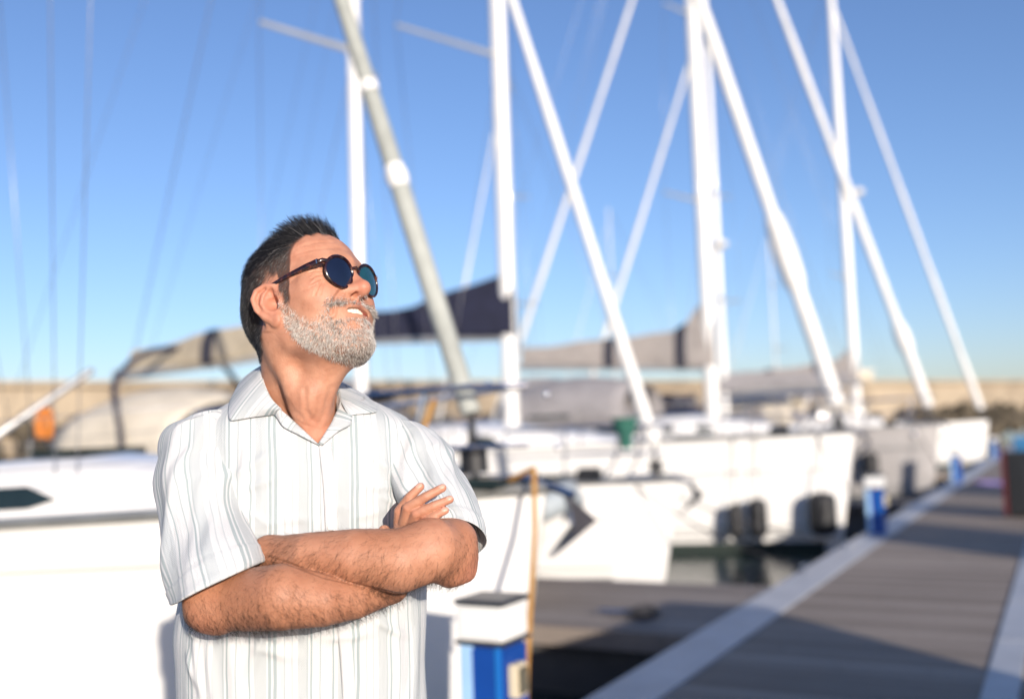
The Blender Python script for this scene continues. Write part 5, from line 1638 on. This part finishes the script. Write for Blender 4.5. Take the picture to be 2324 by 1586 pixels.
# placket: the overlapping front edge with its stitched line
pl_y = np.linspace(1004, 1770, 60)
pl_x = spl([1000, 1100, 1250, 1450, 1780], [722, 733, 741, 768, 790], pl_y)
A = [on_shirt(x, y, .0030) for x, y in zip(pl_x, pl_y)]
B = [on_shirt(x + 30, y, .0022) for x, y in zip(pl_x, pl_y)]
ruled('placket', A, B, 160, 6, shirt, .0006, .01)
pk = bpy.data.objects['placket']
uu = np.tile(np.linspace(.128 * .93, .128 * 1.05, 6)[:, None], (1, 160)).ravel()
vv = np.tile(np.linspace(0, .5, 160)[None], (6, 1)).ravel()
pk.data.attributes['u'].data.foreach_set('value', uu.astype(np.float32)); pk.data.attributes['v'].data.foreach_set('value', vv.astype(np.float32))
m_button = simple_mat('shell_button', (.78, .76, .70), .3, 0, .06, 300)
for y in (1110, 1196):
    x = float(np.interp(y, pl_y, pl_x)) + 13
    c = on_shirt(x, y, .0062)
    V, F = [], []
    for rr_, zz in ((0, .0006), (.0030, .0004), (.0042, .0010), (.0050, .0004), (.0050, -.0012)):
        for k in range(14):
            a = 2 * math.pi * k / 14
            V.append(c + np.array([math.cos(a) * rr_, math.sin(a) * rr_, zz]))
    for r in range(4):
        for k in range(14):
            F.append((r * 14 + k, r * 14 + (k + 1) % 14, (r + 1) * 14 + (k + 1) % 14, (r + 1) * 14 + k))
    mesh_obj('button', put(np.array(V)), F, m_button, shirt)

# ---- trousers and shoes (below the frame, they carry the man and his shadow)
WI = np.linalg.inv(CM)
def from_local(x, y, z):      # person-local -> camera axes
    return (np.array([x, y, z]) + foot - CM[:3, 3]) @ CM[:3, :3]
m_trouser = simple_mat('navy_chino', (.035, .045, .075), .8, 0, .2, 30, .25, 300)
m_shoe = simple_mat('brown_leather', (.10, .05, .03), .4, 0, .2, 40, .15, 120)
fx, fy = math.cos(YAW), -math.sin(YAW)
def lathe_path(name, pts, mat, seg=28):
    P_ = np.array([p[:3] for p in pts]); n = len(P_)
    V, F = [], []
    for (x, y, z, a, b) in pts:
        for k in range(seg):
            t_ = 2 * math.pi * k / seg
            V.append((x + a * math.cos(t_) * fx + b * math.sin(t_) * .24, y + a * math.cos(t_) * .24 + b * math.sin(t_) * fx, z))
    for r in range(n - 1):
        for k in range(seg): F.append((r * seg + k, r * seg + (k + 1) % seg, (r + 1) * seg + (k + 1) % seg, (r + 1) * seg + k))
    F.append(tuple(range(seg))[::-1]); F.append(tuple(range((n - 1) * seg, n * seg)))
    return V, F
parts = [lathe_path('t', [(0, .0, 1.02, .185, .125), (0, 0, .93, .19, .13), (0, 0, .84, .185, .125), (0, 0, .79, .15, .10)], m_trouser)]
for s in (-1, 1):
    parts.append(lathe_path('t', [(s * .085, .02 * s, .88, .095, .11), (s * .09, .02 * s, .70, .088, .10), (s * .095, .02 * s, .48, .070, .080), (s * .10, .02 * s, .28, .062, .070), (s * .105, .02 * s, .075, .060, .070)], m_trouser))
V, F = join(parts)
tro = mesh_obj('trousers', V, F, m_trouser, person)
for s in (-1, 1):
    V, F = lathe_path('s', [(s * .105 + .01, -.055, 0.0, .048, .145), (s * .105 + .01, -.055, .03, .050, .148), (s * .105 + .01, -.045, .055, .045, .125), (s * .105, -.01, .085, .042, .075), (s * .105, .01, .11, .040, .055)], m_shoe)
    mesh_obj('shoe', V, F, m_shoe, person)
